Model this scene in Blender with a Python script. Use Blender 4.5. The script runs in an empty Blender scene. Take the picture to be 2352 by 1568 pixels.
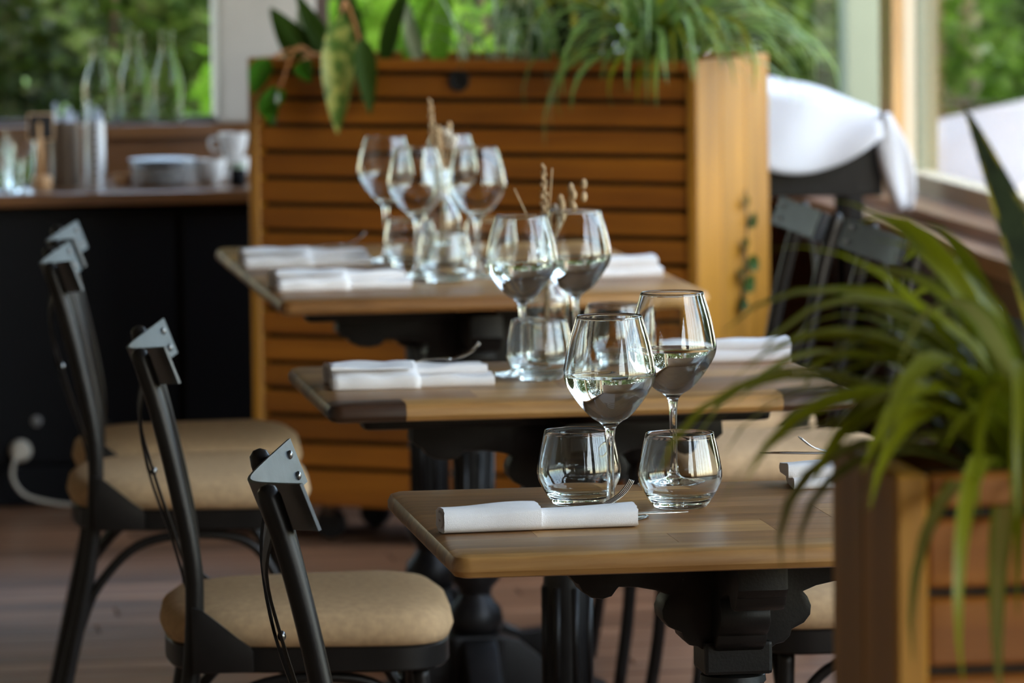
import bpy, bmesh, math, random
from mathutils import Vector, Matrix
random.seed(7)
PI = math.pi
SC = bpy.context.scene
COL = SC.collection

# ------------------------------------------------------------------ camera
YAW, PITCH, ROLL = math.radians(8), math.atan(1144 / 12500), 0.012
cam = bpy.data.cameras.new('camera')
cam.sensor_width = 36.0
cam.lens = 12500 / 2352 * 36
cam.clip_start, cam.clip_end = 0.05, 200
cam.dof.use_dof = True
cam.dof.focus_distance = 6.02
cam.dof.aperture_fstop = 9.0
camo = bpy.data.objects.new('camera', cam)
COL.objects.link(camo)
h_ = Vector((math.sin(YAW), math.cos(YAW), 0)); z_ = Vector((0, 0, 1))
fw = h_ * math.cos(PITCH) - z_ * math.sin(PITCH)
up0 = h_ * math.sin(PITCH) + z_ * math.cos(PITCH)
rt0 = Vector((math.cos(YAW), -math.sin(YAW), 0))
rt = rt0 * math.cos(ROLL) - up0 * math.sin(ROLL)
up = rt0 * math.sin(ROLL) + up0 * math.cos(ROLL)
camo.matrix_world = Matrix(((rt.x, up.x, -fw.x, 0), (rt.y, up.y, -fw.y, 0), (rt.z, up.z, -fw.z, 1.49), (0, 0, 0, 1)))
SC.camera = camo

# ------------------------------------------------------------------ sky, sun, exposure
SC.view_settings.view_transform = 'Standard'
SC.view_settings.look = 'None'
SC.view_settings.gamma = 1
SC.view_settings.use_curve_mapping = False
SC.view_settings.exposure = 1.65
wd = bpy.data.worlds.new('sky'); SC.world = wd; wd.use_nodes = True
nt = wd.node_tree; nt.nodes.clear()
sky = nt.nodes.new('ShaderNodeTexSky'); sky.sky_type = 'NISHITA'
sky.sun_disc = False; sky.sun_elevation = math.radians(52); sky.sun_rotation = math.radians(200)
sky.air_density = 1.0; sky.dust_density = 2.0; sky.ozone_density = 1.0
bg = nt.nodes.new('ShaderNodeBackground'); bg.inputs['Strength'].default_value = 1.0
wo = nt.nodes.new('ShaderNodeOutputWorld')
wbal = nt.nodes.new('ShaderNodeMixRGB'); wbal.blend_type = 'MULTIPLY'; wbal.inputs[0].default_value = 1; wbal.inputs[2].default_value = (1.0, .825, .68, 1)
nt.links.new(sky.outputs[0], wbal.inputs[1]); nt.links.new(wbal.outputs[0], bg.inputs[0]); nt.links.new(bg.outputs[0], wo.inputs[0])
sl = bpy.data.lights.new('sun', 'SUN'); sl.energy = .4; sl.angle = math.radians(1.0); sl.color = (1, .94, .84)
so = bpy.data.objects.new('sun', sl); COL.objects.link(so)
so.rotation_euler = (math.radians(38), 0, math.radians(-55))

def portal(loc, rot, sx, sy):
    l = bpy.data.lights.new('daylight_portal', 'AREA'); l.shape = 'RECTANGLE'; l.size = sx; l.size_y = sy
    l.cycles.is_portal = True
    o = bpy.data.objects.new('daylight_portal', l); COL.objects.link(o); o.location = loc; o.rotation_euler = rot
portal((2.74, 8.3, 1.66), (0, PI / 2, 0), 2.0, 9.4)
portal((0.5, 13.22, 1.22), (-PI / 2, 0, 0), 4.4, .85)
portal((2.78, 1.05, 1.66), (0, PI / 2, 0), 2.0, 3.8)
cy = SC.cycles
cy.max_bounces = 20; cy.transmission_bounces = 18; cy.glossy_bounces = 8; cy.diffuse_bounces = 5; cy.transparent_max_bounces = 24
cy.use_denoising = True

# ------------------------------------------------------------------ materials
MATS = {}
def nodes(name):
    m = bpy.data.materials.new(name); m.use_nodes = True
    n = m.node_tree; b = n.nodes['Principled BSDF']
    MATS[name] = m
    return m, n, b
def plain(name, col, rough=.5, metal=0, spec=.5, coat=0, bump=0, bscale=200, var=0, vscale=8, sheen=0):
    m, n, b = nodes(name)
    b.inputs['Base Color'].default_value = (*col, 1); b.inputs['Roughness'].default_value = rough
    b.inputs['Metallic'].default_value = metal; b.inputs['Specular IOR Level'].default_value = spec
    b.inputs['Coat Weight'].default_value = coat; b.inputs['Coat Roughness'].default_value = .15
    b.inputs['Sheen Weight'].default_value = sheen
    tc = n.nodes.new('ShaderNodeTexCoord')
    if bump:
        t = n.nodes.new('ShaderNodeTexNoise'); t.inputs['Scale'].default_value = bscale; t.inputs['Detail'].default_value = 4
        n.links.new(tc.outputs['Object'], t.inputs['Vector'])
        bp = n.nodes.new('ShaderNodeBump'); bp.inputs['Strength'].default_value = bump; bp.inputs['Distance'].default_value = .002
        n.links.new(t.outputs['Fac'], bp.inputs['Height']); n.links.new(bp.outputs[0], b.inputs['Normal'])
    if var:
        t = n.nodes.new('ShaderNodeTexNoise'); t.inputs['Scale'].default_value = vscale; t.inputs['Detail'].default_value = 5
        n.links.new(tc.outputs['Object'], t.inputs['Vector'])
        r = n.nodes.new('ShaderNodeValToRGB')
        r.color_ramp.elements[0].position = .3; r.color_ramp.elements[1].position = .7
        r.color_ramp.elements[0].color = (*[c * (1 - var) for c in col], 1)
        r.color_ramp.elements[1].color = (*[min(1, c * (1 + var)) for c in col], 1)
        n.links.new(t.outputs['Fac'], r.inputs[0]); n.links.new(r.outputs[0], b.inputs['Base Color'])
    return m
def wood(name, c1, c2, axis='X', fine=60, rough=.35, coat=0., tone=.18, bump=.25, knots=False):
    m, n, b = nodes(name)
    L = n.links.new
    tc = n.nodes.new('ShaderNodeTexCoord'); oi = n.nodes.new('ShaderNodeObjectInfo')
    off = n.nodes.new('ShaderNodeVectorMath'); off.operation = 'MULTIPLY_ADD'
    cmb = n.nodes.new('ShaderNodeCombineXYZ')
    for i in range(3): L(oi.outputs['Random'], cmb.inputs[i])
    off.inputs[1].default_value = (1, 1, 1)
    sc = n.nodes.new('ShaderNodeVectorMath'); sc.operation = 'SCALE'; sc.inputs['Scale'].default_value = 13.0
    L(cmb.outputs[0], sc.inputs[0])
    L(tc.outputs['Object'], off.inputs[0]); L(sc.outputs[0], off.inputs[2])
    mp = n.nodes.new('ShaderNodeMapping')
    s = [fine, fine, fine]; s['XYZ'.index(axis)] = fine * .06
    mp.inputs['Scale'].default_value = s
    L(off.outputs[0], mp.inputs['Vector'])
    t = n.nodes.new('ShaderNodeTexNoise'); t.inputs['Scale'].default_value = 1; t.inputs['Detail'].default_value = 6; t.inputs['Roughness'].default_value = .62
    t.inputs['Distortion'].default_value = .6
    L(mp.outputs[0], t.inputs['Vector'])
    r = n.nodes.new('ShaderNodeValToRGB')
    r.color_ramp.elements[0].position = .32; r.color_ramp.elements[1].position = .68
    r.color_ramp.elements[0].color = (*c1, 1); r.color_ramp.elements[1].color = (*c2, 1)
    L(t.outputs['Fac'], r.inputs[0])
    # broad patches
    t2 = n.nodes.new('ShaderNodeTexNoise'); t2.inputs['Scale'].default_value = fine * .12; t2.inputs['Detail'].default_value = 2
    L(off.outputs[0], t2.inputs['Vector'])
    hv = n.nodes.new('ShaderNodeHueSaturation')
    mr = n.nodes.new('ShaderNodeMapRange'); mr.inputs['To Min'].default_value = 1 - tone; mr.inputs['To Max'].default_value = 1 + tone
    L(oi.outputs['Random'], mr.inputs['Value'])
    ml = n.nodes.new('ShaderNodeMath'); ml.operation = 'MULTIPLY'
    mr2 = n.nodes.new('ShaderNodeMapRange'); mr2.inputs['From Min'].default_value = .3; mr2.inputs['From Max'].default_value = .7
    mr2.inputs['To Min'].default_value = .8; mr2.inputs['To Max'].default_value = 1.2
    L(t2.outputs['Fac'], mr2.inputs['Value']); L(mr.outputs[0], ml.inputs[0]); L(mr2.outputs[0], ml.inputs[1])
    L(ml.outputs[0], hv.inputs['Value']); L(r.outputs[0], hv.inputs['Color'])
    L(hv.outputs[0], b.inputs['Base Color'])
    b.inputs['Roughness'].default_value = rough; b.inputs['Coat Weight'].default_value = coat; b.inputs['Coat Roughness'].default_value = .12
    bp = n.nodes.new('ShaderNodeBump'); bp.inputs['Strength'].default_value = bump; bp.inputs['Distance'].default_value = .0008
    L(t.outputs['Fac'], bp.inputs['Height']); L(bp.outputs[0], b.inputs['Normal'])
    return m
def glassmat(name, ior, col=(1, 1, 1), rough=0):
    m, n, b = nodes(name)
    n.nodes.remove(b)
    g = n.nodes.new('ShaderNodeBsdfGlass'); g.inputs['IOR'].default_value = ior; g.inputs['Color'].default_value = (*col, 1); g.inputs['Roughness'].default_value = rough
    n.links.new(g.outputs[0], n.nodes['Material Output'].inputs['Surface'])
    return m
def panemat(name, tint=(.93, .96, .94)):
    m, n, b = nodes(name); n.nodes.remove(b)
    t = n.nodes.new('ShaderNodeBsdfTransparent'); t.inputs[0].default_value = (*tint, 1)
    g = n.nodes.new('ShaderNodeBsdfGlossy'); g.inputs['Roughness'].default_value = 0.0
    fr = n.nodes.new('ShaderNodeFresnel'); ge = n.nodes.new('ShaderNodeNewGeometry'); mi = n.nodes.new('ShaderNodeMapRange')
    mi.inputs['To Min'].default_value = 1.3; mi.inputs['To Max'].default_value = 1 / 1.3
    n.links.new(ge.outputs['Backfacing'], mi.inputs['Value']); n.links.new(mi.outputs[0], fr.inputs['IOR'])
    mx = n.nodes.new('ShaderNodeMixShader')
    n.links.new(fr.outputs[0], mx.inputs[0]); n.links.new(t.outputs[0], mx.inputs[1]); n.links.new(g.outputs[0], mx.inputs[2])
    n.links.new(mx.outputs[0], n.nodes['Material Output'].inputs['Surface'])
    return m
def leafmat(name, c_mid, c_edge, edge_at=.75, mottled=None, trans=.35, rough=.4, spec=.5):
    m, n, b = nodes(name); L = n.links.new
    uv = n.nodes.new('ShaderNodeUVMap'); sx = n.nodes.new('ShaderNodeSeparateXYZ'); L(uv.outputs[0], sx.inputs[0])
    a = n.nodes.new('ShaderNodeMath'); a.operation = 'SUBTRACT'; a.inputs[1].default_value = .5; L(sx.outputs[0], a.inputs[0])
    ab = n.nodes.new('ShaderNodeMath'); ab.operation = 'ABSOLUTE'; L(a.outputs[0], ab.inputs[0])
    r = n.nodes.new('ShaderNodeValToRGB'); e = r.color_ramp.elements
    e[0].position = max(0, edge_at / 2 - .05); e[1].position = min(1, edge_at / 2 + .05)
    e[0].color = (*c_mid, 1); e[1].color = (*c_edge, 1)
    L(ab.outputs[0], r.inputs[0]); colout = r.outputs[0]
    tc = n.nodes.new('ShaderNodeTexCoord')
    if mottled:
        t = n.nodes.new('ShaderNodeTexNoise'); t.inputs['Scale'].default_value = 38; t.inputs['Detail'].default_value = 4
        L(tc.outputs['Object'], t.inputs['Vector'])
        rr = n.nodes.new('ShaderNodeValToRGB'); rr.color_ramp.elements[0].position = .42; rr.color_ramp.elements[1].position = .58
        L(t.outputs['Fac'], rr.inputs[0])
        mx = n.nodes.new('ShaderNodeMixRGB'); mx.inputs[2].default_value = (*mottled, 1)
        L(rr.outputs[0], mx.inputs[0]); L(colout, mx.inputs[1]); colout = mx.outputs[0]
    oi = n.nodes.new('ShaderNodeObjectInfo'); hv = n.nodes.new('ShaderNodeHueSaturation')
    mr = n.nodes.new('ShaderNodeMapRange'); mr.inputs['To Min'].default_value = .7; mr.inputs['To Max'].default_value = 1.3
    L(oi.outputs['Random'], mr.inputs['Value']); L(mr.outputs[0], hv.inputs['Value']); L(colout, hv.inputs['Color'])
    L(hv.outputs[0], b.inputs['Base Color']); b.inputs['Roughness'].default_value = rough; b.inputs['Specular IOR Level'].default_value = spec
    tr = n.nodes.new('ShaderNodeBsdfTranslucent'); L(hv.outputs[0], tr.inputs[0])
    mx2 = n.nodes.new('ShaderNodeMixShader'); mx2.inputs[0].default_value = trans
    L(b.outputs[0], mx2.inputs[1]); L(tr.outputs[0], mx2.inputs[2]); L(mx2.outputs[0], n.nodes['Material Output'].inputs['Surface'])
    return m

T_TONES = [wood('table_oak', (.165, .064, .014), (.33, .15, .04), 'X', 55, .40, .05, .15),
           wood('table_oak_light', (.28, .125, .030), (.48, .255, .08), 'X', 55, .40, .05, .15),
           wood('table_oak_dark', (.026, .010, .004), (.06, .025, .010), 'X', 55, .40, .05, .15)]
PLW = wood('planter_wood', (.20, .056, .002), (.34, .112, .0055), 'X', 22, .5, 0, .12)
PLV = wood('planter_wood_upright_lit', (.25, .10, .006), (.43, .19, .016), 'Z', 22, .5, 0, .14)  # same stain as the slats; window light on the ends put into a paler colour
FLW = wood('floor_wood', (.165, .076, .038), (.36, .195, .110), 'X', 20, .36, .1, .35, .2)
SILLW = wood('sill_wood', (.16, .075, .038), (.30, .16, .085), 'Y', 20, .3, .3, .1)
CNTW = wood('counter_wood', (.12, .045, .014), (.22, .095, .032), 'X', 25, .3, .3, .1)
DKW = wood('dark_panelling', (.035, .016, .010), (.075, .033, .018), 'Y', 12, .5, .1, .1)
POSTW = wood('window_post_wood', (.42, .22, .07), (.62, .38, .15), 'Z', 18, .4, .2, .08)
GUN = plain('gunmetal_steel', (.020, .0165, .014), .36, .45, .3, 0, .08, 600, .12, 30)
GUN2 = plain('gunmetal_plate', (.085, .092, .100), .38, .8, .5, 0, .06, 500, .15, 40)
RIV = plain('rivet_steel', (.30, .29, .28), .3, 1.0)
FAB = plain('beige_seat_fabric', (.54, .35, .185), .9, 0, .15, 0, .5, 900, .12, 90, 0)
BLK = plain('black_painted_wood', (.009, .008, .0075), .42, 0, .28, 0, .12, 260, .25, 40)
BLKP = plain('black_panel', (.006, .006, .0075), .6, 0, .15, 0, .05, 60)
NAP = plain('white_napkin_cloth', (.84, .805, .795), .9, 0, .2, 0, .35, 1400, .04, 30, .2)
CLO = plain('white_tablecloth', (.58, .60, .65), .9, 0, .2, 0, .2, 900, .03, 10)
STL = plain('polished_cutlery_steel', (.62, .60, .57), .16, 1.0)
STB = plain('brushed_steel', (.66, .68, .72), .42, 1.0)
BRZ = plain('brown_metal', (.17, .13, .10), .45, .6)
GLS = glassmat('clear_glass', 1.47, (.985, .995, .99))
WAT = glassmat('water', 1.333, (.99, .995, 1.0))
PANE = panemat('window_glass')
PLA = plain('pale_plaster', (.48, .44, .38), .85, 0, .3, 0, .3, 40, .08, 6)
CEIL = plain('ceiling_paint', (.17, .14, .11), .8, 0, .3, 0, 0, 1, .1, 3)
WALLD = plain('brown_wall_paint', (.12, .085, .06), .7, 0, .3, 0, .1, 60, .1, 3)
WHT = plain('white_ceramic', (.75, .73, .70), .2, 0, .5, .3)
WPL = plain('white_plastic', (.62, .56, .46), .4)
SLATE = plain('black_slate', (.015, .012, .011), .7)
PALEW = plain('pale_wood', (.66, .38, .18), .5, 0, .4, 0, 0, 1, .1, 60)
SOIL = plain('potting_soil', (.035, .022, .014), .95, 0, .2, 0, .8, 120, .4, 60)
DRY = plain('dried_straw', (.52, .36, .20), .8, 0, .2, 0, .3, 400, .25, 120)
RUB = plain('black_rubber', (.012, .012, .012), .6)
L_SPI = leafmat('spider_leaf', (.25, .27, .008), (.29, .30, .03), .8, None, .45, .42)
L_SPIP = leafmat('spider_leaf_pale', (.34, .33, .09), (.18, .22, .02), .6, None, .45, .42)
L_SPIB = leafmat('spider_leaf_back', (.17, .30, .05), (.30, .40, .16), .7, None, .4, .35)
L_SAN = leafmat('snake_plant_leaf', (.014, .02, .008), (.30, .25, .02), .72, (.022, .032, .012), .08, .7, .15)
L_POT = leafmat('variegated_leaf', (.10, .19, .03), (.06, .13, .02), .9, (.42, .44, .10), .4, .4)
L_GLO = leafmat('glossy_leaf', (.05, .17, .012), (.04, .13, .01), .9, None, .25, .18)
L_PAL = leafmat('cream_leaf', (.34, .38, .24), (.12, .20, .05), .75, None, .35, .35)
L_HED = leafmat('hedge_leaf', (.032, .062, .008), (.036, .074, .010), .8, None, .4, .6, .12)
L_HEB = leafmat('sunlit_hedge_leaf', (.14, .30, .02), (.16, .34, .025), .8, None, .5, .6, .15)  # sunlit patches of foliage, their brightness put into the leaf colour
L_HEY = leafmat('dark_hedge_leaf', (.013, .025, .005), (.016, .030, .006), .8, None, .3, .6, .1)
BARK = plain('bark', (.10, .07, .045), .9, 0, .2, 0, .6, 40, .3, 20)
ORS = plain('orange_stem', (.40, .16, .04), .6)
PAVE = plain('paving', (.16, .155, .15), .8, 0, .3, 0, .3, 20, .15, 3)
LAWN = plain('lawn', (.05, .10, .02), .95, 0, .1, 0, .8, 60, .4, 4)
CARW = plain('white_car_paint', (.32, .34, .38), .35, 0, .3, .2)
CARG = plain('car_glass', (.02, .022, .025), .08, 0, .6)
TAUPE = plain('taupe_render', (.17, .14, .105), .85, 0, .3, 0, .2, 30, .06, 3)
SAGE = plain('sage_render', (.12, .155, .11), .8, 0, .3, 0, .2, 30, .06, 3)
CREAM = plain('cream_paint', (.58, .50, .36), .5)
TEAL = plain('pale_teal_paint', (.22, .34, .29), .5)

# ------------------------------------------------------------------ helpers
def obj(name, vf, mat, parent=None, smooth=False, loc=None, rot=None, uv=None, auto=None):
    v, f = vf
    me = bpy.data.meshes.new(name); me.from_pydata([tuple(p) for p in v], [], f)
    if uv is not None:
        ul = me.uv_layers.new(name='UVMap')
        for l in me.loops: ul.data[l.index].uv = uv[l.vertex_index]
    if mat: me.materials.append(mat)
    if smooth:
        for p in me.polygons: p.use_smooth = True
    if auto is not None:
        for p in me.polygons: p.use_smooth = True
        me.set_sharp_from_angle(angle=math.radians(auto))
    me.update()
    o = bpy.data.objects.new(name, me); COL.objects.link(o)
    if parent: o.parent = parent
    if loc: o.location = loc
    if rot: o.rotation_euler = rot
    return o
def tag(o, label, cat, group=None):
    o['label'] = label; o['category'] = cat
    if group: o['group'] = group
    return o
def struct(o): o['kind'] = 'structure'; return o
def thing(name, label, cat, loc=(0, 0, 0), rz=0, group=None):
    o = bpy.data.objects.new(name, None); COL.objects.link(o); o.empty_display_size = .1
    o.location = loc; o.rotation_euler = (0, 0, rz)
    return tag(o, label, cat, group)
def copy_tree(o, parent=None):
    c = o.copy(); COL.objects.link(c); c.parent = parent
    for ch in list(o.children): copy_tree(ch, c)
    return c
def dup(root, label, loc, rz=0, group=None):
    c = copy_tree(root); c.location = loc; c.rotation_euler = (0, 0, rz); c['label'] = label
    if group: c['group'] = group
    return c
def bmdata(bm):
    bm.verts.ensure_lookup_table(); bm.verts.index_update()
    r = ([v.co.copy() for v in bm.verts], [[v.index for v in f.verts] for f in bm.faces]); bm.free(); return r
def box(x0, x1, y0, y1, z0, z1, bev=0, seg=2):
    bm = bmesh.new(); bmesh.ops.create_cube(bm, size=1)
    for v in bm.verts:
        v.co = Vector(((x0 + x1) / 2 + v.co.x * (x1 - x0), (y0 + y1) / 2 + v.co.y * (y1 - y0), (z0 + z1) / 2 + v.co.z * (z1 - z0)))
    if bev: bmesh.ops.bevel(bm, geom=bm.edges[:], offset=bev, segments=seg, profile=.6, affect='EDGES')
    return bmdata(bm)
def join(*parts):
    V, F = [], []
    for v, f in parts:
        k = len(V); V += list(v); F += [[i + k for i in q] for q in f]
    return V, F
def xf(vf, M): return [M @ Vector(p) for p in vf[0]], vf[1]
def lathe(prof, seg=32, closed=False, cx=0, cy=0):
    """prof: (r, z) list; r==0 at an end makes a pole"""
    V, F, rings = [], [], []
    for r, z in prof:
        if r <= 1e-6: rings.append([len(V)]); V.append(Vector((cx, cy, z)))
        else:
            k = len(V); rings.append(list(range(k, k + seg)))
            for i in range(seg):
                a = 2 * PI * i / seg; V.append(Vector((cx + r * math.cos(a), cy + r * math.sin(a), z)))
    pairs = list(zip(rings, rings[1:])) + ([(rings[-1], rings[0])] if closed else [])
    for A, B in pairs:
        for i in range(seg):
            j = (i + 1) % seg
            if len(A) == 1 and len(B) == 1: continue
            if len(A) == 1: F.append([A[0], B[j], B[i]])
            elif len(B) == 1: F.append([A[i], A[j], B[0]])
            else: F.append([A[i], A[j], B[j], B[i]])
    return V, F
def catmull(P, n=6):
    P = [Vector(p) for p in P]; out = []
    for i in range(len(P) - 1):
        p0 = P[i - 1] if i else P[0] * 2 - P[1]; p1, p2 = P[i], P[i + 1]
        p3 = P[i + 2] if i + 2 < len(P) else P[-1] * 2 - P[-2]
        for k in range(n):
            t = k / n
            out.append(.5 * ((2 * p1) + (p2 - p0) * t + (2 * p0 - 5 * p1 + 4 * p2 - p3) * t * t + (3 * p1 - p0 - 3 * p2 + p3) * t ** 3))
    out.append(P[-1]); return out
def sweep(path, section, closed_sec=True, cap=True, ref=None, scale=None):
    """section: list of (a,b) in the frame (n, b); ref: fixed vector for n"""
    P = path; V, F = [], []; m = len(section); n = None
    for i, p in enumerate(P):
        t = (P[min(i + 1, len(P) - 1)] - P[max(i - 1, 0)]).normalized()
        if ref is not None: nn = (ref - t * ref.dot(t)).normalized()
        elif n is None:
            q = Vector((0, 0, 1)) if abs(t.z) < .9 else Vector((1, 0, 0)); nn = (q - t * q.dot(t)).normalized()
        else: nn = (n - t * n.dot(t)).normalized()
        n = nn; b = t.cross(n); s = scale[i] if scale else 1
        for a, c in section: V.append(p + n * a * s + b * c * s)
    k = m if closed_sec else m - 1
    for i in range(len(P) - 1):
        for j in range(k):
            F.append([i * m + j, i * m + (j + 1) % m, (i + 1) * m + (j + 1) % m, (i + 1) * m + j])
    if cap and closed_sec:
        F.append(list(range(m))[::-1]); F.append([(len(P) - 1) * m + j for j in range(m)])
    return V, F
def tube(pts, r, seg=10, n=6, scale=None, smooth=True):
    P = catmull(pts, n) if smooth else [Vector(p) for p in pts]
    return sweep(P, [(r * math.cos(2 * PI * k / seg), r * math.sin(2 * PI * k / seg)) for k in range(seg)], scale=scale)
def rect(a, b): return [(-a / 2, -b / 2), (a / 2, -b / 2), (a / 2, b / 2), (-a / 2, b / 2)]
def extrude_poly(poly, axis_u, axis_v, normal, thick, bev=0, org=Vector((0, 0, 0))):
    bm = bmesh.new()
    u, v, n = Vector(axis_u), Vector(axis_v), Vector(normal)
    vs = [bm.verts.new(org + u * a + v * b - n * thick / 2) for a, b in poly]
    f = bm.faces.new(vs)
    r = bmesh.ops.extrude_face_region(bm, geom=[f])
    for g in r['geom']:
        if isinstance(g, bmesh.types.BMVert): g.co += n * thick
    bmesh.ops.recalc_face_normals(bm, faces=bm.faces[:])
    if bev:
        caps = [e for e in bm.edges if len(e.link_faces) == 2 and any(abs(q.normal.dot(n)) > .9 for q in e.link_faces) and not all(abs(q.normal.dot(n)) > .9 for q in e.link_faces)]
        bmesh.ops.bevel(bm, geom=caps, offset=bev, segments=2, profile=.6, affect='EDGES')
    return bmdata(bm)
def sphere(c, r, sx=1, sy=1, sz=1, seg=12, rings=8):
    pr = [(math.sin(PI * i / rings) * 1.0, -math.cos(PI * i / rings)) for i in range(rings + 1)]
    v, f = lathe([(a if 0 < i < rings else 0, z) for i, (a, z) in enumerate(pr)], seg)
    return [Vector((c[0] + p.x * r * sx, c[1] + p.y * r * sy, c[2] + p.z * r * sz)) for p in v], f

# ------------------------------------------------------------------ the room
floor = struct(obj('floor', box(-1.7, 2.7, -2.2, 13.0, -.12, -.022), DKW))
rnd = random.Random(3)
pw = .118
lens = (1.3, 1.7, 2.1)
pl_mesh = {L: obj('floor_plank', box(-L / 2 + .0015, L / 2 - .0015, -pw / 2 + .002, pw / 2 - .002, -.022, 0, .002, 1), FLW, floor) for L in lens}
first = dict(pl_mesh)
for j in range(int((13.0 - 6.0) / pw)):
    y = 13.0 - pw * (j + .5); x = -1.7 - rnd.random() * 1.0
    while x < 2.64:
        L = rnd.choice(lens); cxp = x + L / 2; x += L
        if cxp + L / 2 < -1.0: continue
        if first.get(L): o = first.pop(L)
        else: o = pl_mesh[L].copy(); COL.objects.link(o)
        o.location = (cxp, y, rnd.uniform(-.001, .0))
fb = struct(obj('floor_near', box(-1.7, 2.65, -2.2, 6.04, -.022, 0), FLW))
struct(obj('ceiling', box(-1.9, 2.8, -2.4, 14.2, 2.72, 2.86), CEIL))
struct(obj('wall_left', box(-1.86, -1.7, -2.2, 13.2, -.1, 2.72), plain('warm_wall_paint', (.24, .19, .145), .8, 0, .2, 0, .1, 60, .06, 3)))
# right wall: panelled below the sill, glazing above
wr = struct(obj('wall_right', box(2.65, 2.75, -2.2, 13.2, -.1, .64), DKW))
struct(obj('wall_right_head', box(2.65, 2.75, -2.2, 13.2, 2.62, 2.72), WALLD))
for k, (a, b, c, d) in enumerate([(2.46, 2.54, .615, .655), (2.54, 2.65, .632, .682)]):
    obj('sill_board', box(a, b, -2.1, 13.0, c, d, .004), SILLW, wr)
obj('sill_apron', box(2.49, 2.65, -2.1, 13.0, .53, .615), DKW, wr)
struct(obj('wall_right_pier', join(box(2.65, 2.75, -2.2, -.8, .64, 2.62), box(2.65, 2.75, 2.9, 3.7, .64, 2.62)), WALLD))
struct(obj('wall_right_pier_middle', box(2.62, 2.75, 5.95, 6.25, .682, 2.62), DKW))
bays = [(3.70, 5.95), (6.25, 9.45), (9.45, 12.37), (-.80, 2.90)]  # last bay is unseen, added to light the near planter's front
for k, (ya, yb) in enumerate(bays):
    w = bpy.data.objects.new('window_%d' % (k + 1), None); COL.objects.link(w); w.location = (2.68, (ya + yb) / 2, .682); struct(w)
    hl = (yb - ya) / 2; a0 = -hl + (.062 if k == 2 else 0); a1 = hl - (.062 if k in (1, 2) else 0)
    if k in (1, 2):
        obj('frame_post', box(-.06, -.032, hl - .07, hl + .07, -.002, 1.94, .003), POSTW, w)
        obj('frame_post_cover', box(-.032, -.002, hl - .062, hl + .062, -.002, 1.94, .004), CREAM, w)
        obj('frame_post_outer', box(-.002, .05, hl - .062, hl + .062, -.002, 1.94, .004), SAGE, w)
    else:
        for q in range(1, 6): obj('mullion', box(-.02, .02, -hl + 2 * hl * q / 6 - .012, -hl + 2 * hl * q / 6 + .012, .045, 1.89, .003), DKW, w)
    obj('bottom_rail', box(-.03, .03, a0, a1, -.002, .045, .004), CREAM, w)
    obj('top_rail', box(-.03, .03, a0, a1, 1.89, 1.94, .004), POSTW, w)
    obj('pane', box(-.004, .004, a0, a1, .045, 1.89), PANE, w)
# back wall: wooden upstand, windows, plaster pillar
wb = struct(obj('wall_back', box(-1.7, 2.65, 13.0, 13.14, -.1, .80), CNTW))
obj('ledge', box(-1.7, 2.65, 12.97, 13.26, .80, .832, .004), CNTW, wb)
struct(obj('wall_back_head', box(-1.7, 2.65, 13.0, 13.14, 1.62, 2.72), WALLD))  # unseen, brought down low to darken what glasses and tabletops pick up
struct(obj('trim_1', box(1.125, 1.36, 12.98, 13.2, .832, 1.62, .01), PLA))
xs = [(-1.7, -.35), (-.35, 1.125), (1.36, 2.65)]
for k, (a, b) in enumerate(xs):
    w = bpy.data.objects.new('window_%d' % (20 + k), None); COL.objects.link(w); w.location = ((a + b) / 2, 13.1, .832); struct(w)
    hl = (b - a) / 2
    obj('frame_post', box(-hl, -hl + .04, -.03, .03, 0, .788, .004), DKW, w)
    obj('bottom_rail', box(-hl + .04, hl, -.025, .025, 0, .012, .003), DKW, w)
    obj('pane', box(-hl + .04, hl, -.003, .003, .012, .788), PANE, w)
struct(obj('wall_front', box(-1.7, 2.65, -2.2, -2.05, -.1, 2.72), WALLD))

# ------------------------------------------------------------------ tables
def rounded_slab(x0, x1, y0, y1, z0, z1, rc=.02, seg=5):
    """plan rectangle with rounded corners and a bullnose edge, as a bmesh"""
    h = (z1 - z0); r = h * .48
    prof = [(-r, z0), (-r * .35, z0 + h * .08), (0, z0 + h * .32), (0, z0 + h * .62), (-r * .3, z0 + h * .90), (-r, z1)]
    bm = bmesh.new(); rings = []
    for off, z in prof:
        ring = []
        for cx, cyy, a0 in ((x1 - rc, y1 - rc, 0), (x0 + rc, y1 - rc, 90), (x0 + rc, y0 + rc, 180), (x1 - rc, y0 + rc, 270)):
            for k in range(seg + 1):
                a = math.radians(a0 + 90 * k / seg)
                ring.append(bm.verts.new((cx + (rc + off) * math.cos(a), cyy + (rc + off) * math.sin(a), z)))
        rings.append(ring)
    m = len(rings[0])
    for A, B in zip(rings, rings[1:]):
        for i in range(m): bm.faces.new((A[i], A[(i + 1) % m], B[(i + 1) % m], B[i]))
    bm.faces.new(rings[0][::-1]); bm.faces.new(rings[-1])
    return bm
def cut_piece(bm0, x0, x1, y0, y1):
    bm = bm0.copy()
    for co, no in (((x0, 0, 0), (-1, 0, 0)), ((x1, 0, 0), (1, 0, 0)), ((0, y0, 0), (0, -1, 0)), ((0, y1, 0), (0, 1, 0))):
        g = bm.verts[:] + bm.edges[:] + bm.faces[:]
        r = bmesh.ops.bisect_plane(bm, geom=g, plane_co=co, plane_no=no, clear_outer=True, dist=1e-6)
        ed = [e for e in r['geom_cut'] if isinstance(e, bmesh.types.BMEdge)]
        if ed: bmesh.ops.holes_fill(bm, edges=[e for e in bm.edges if len(e.link_faces) == 1], sides=0)
    return bmdata(bm)
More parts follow.
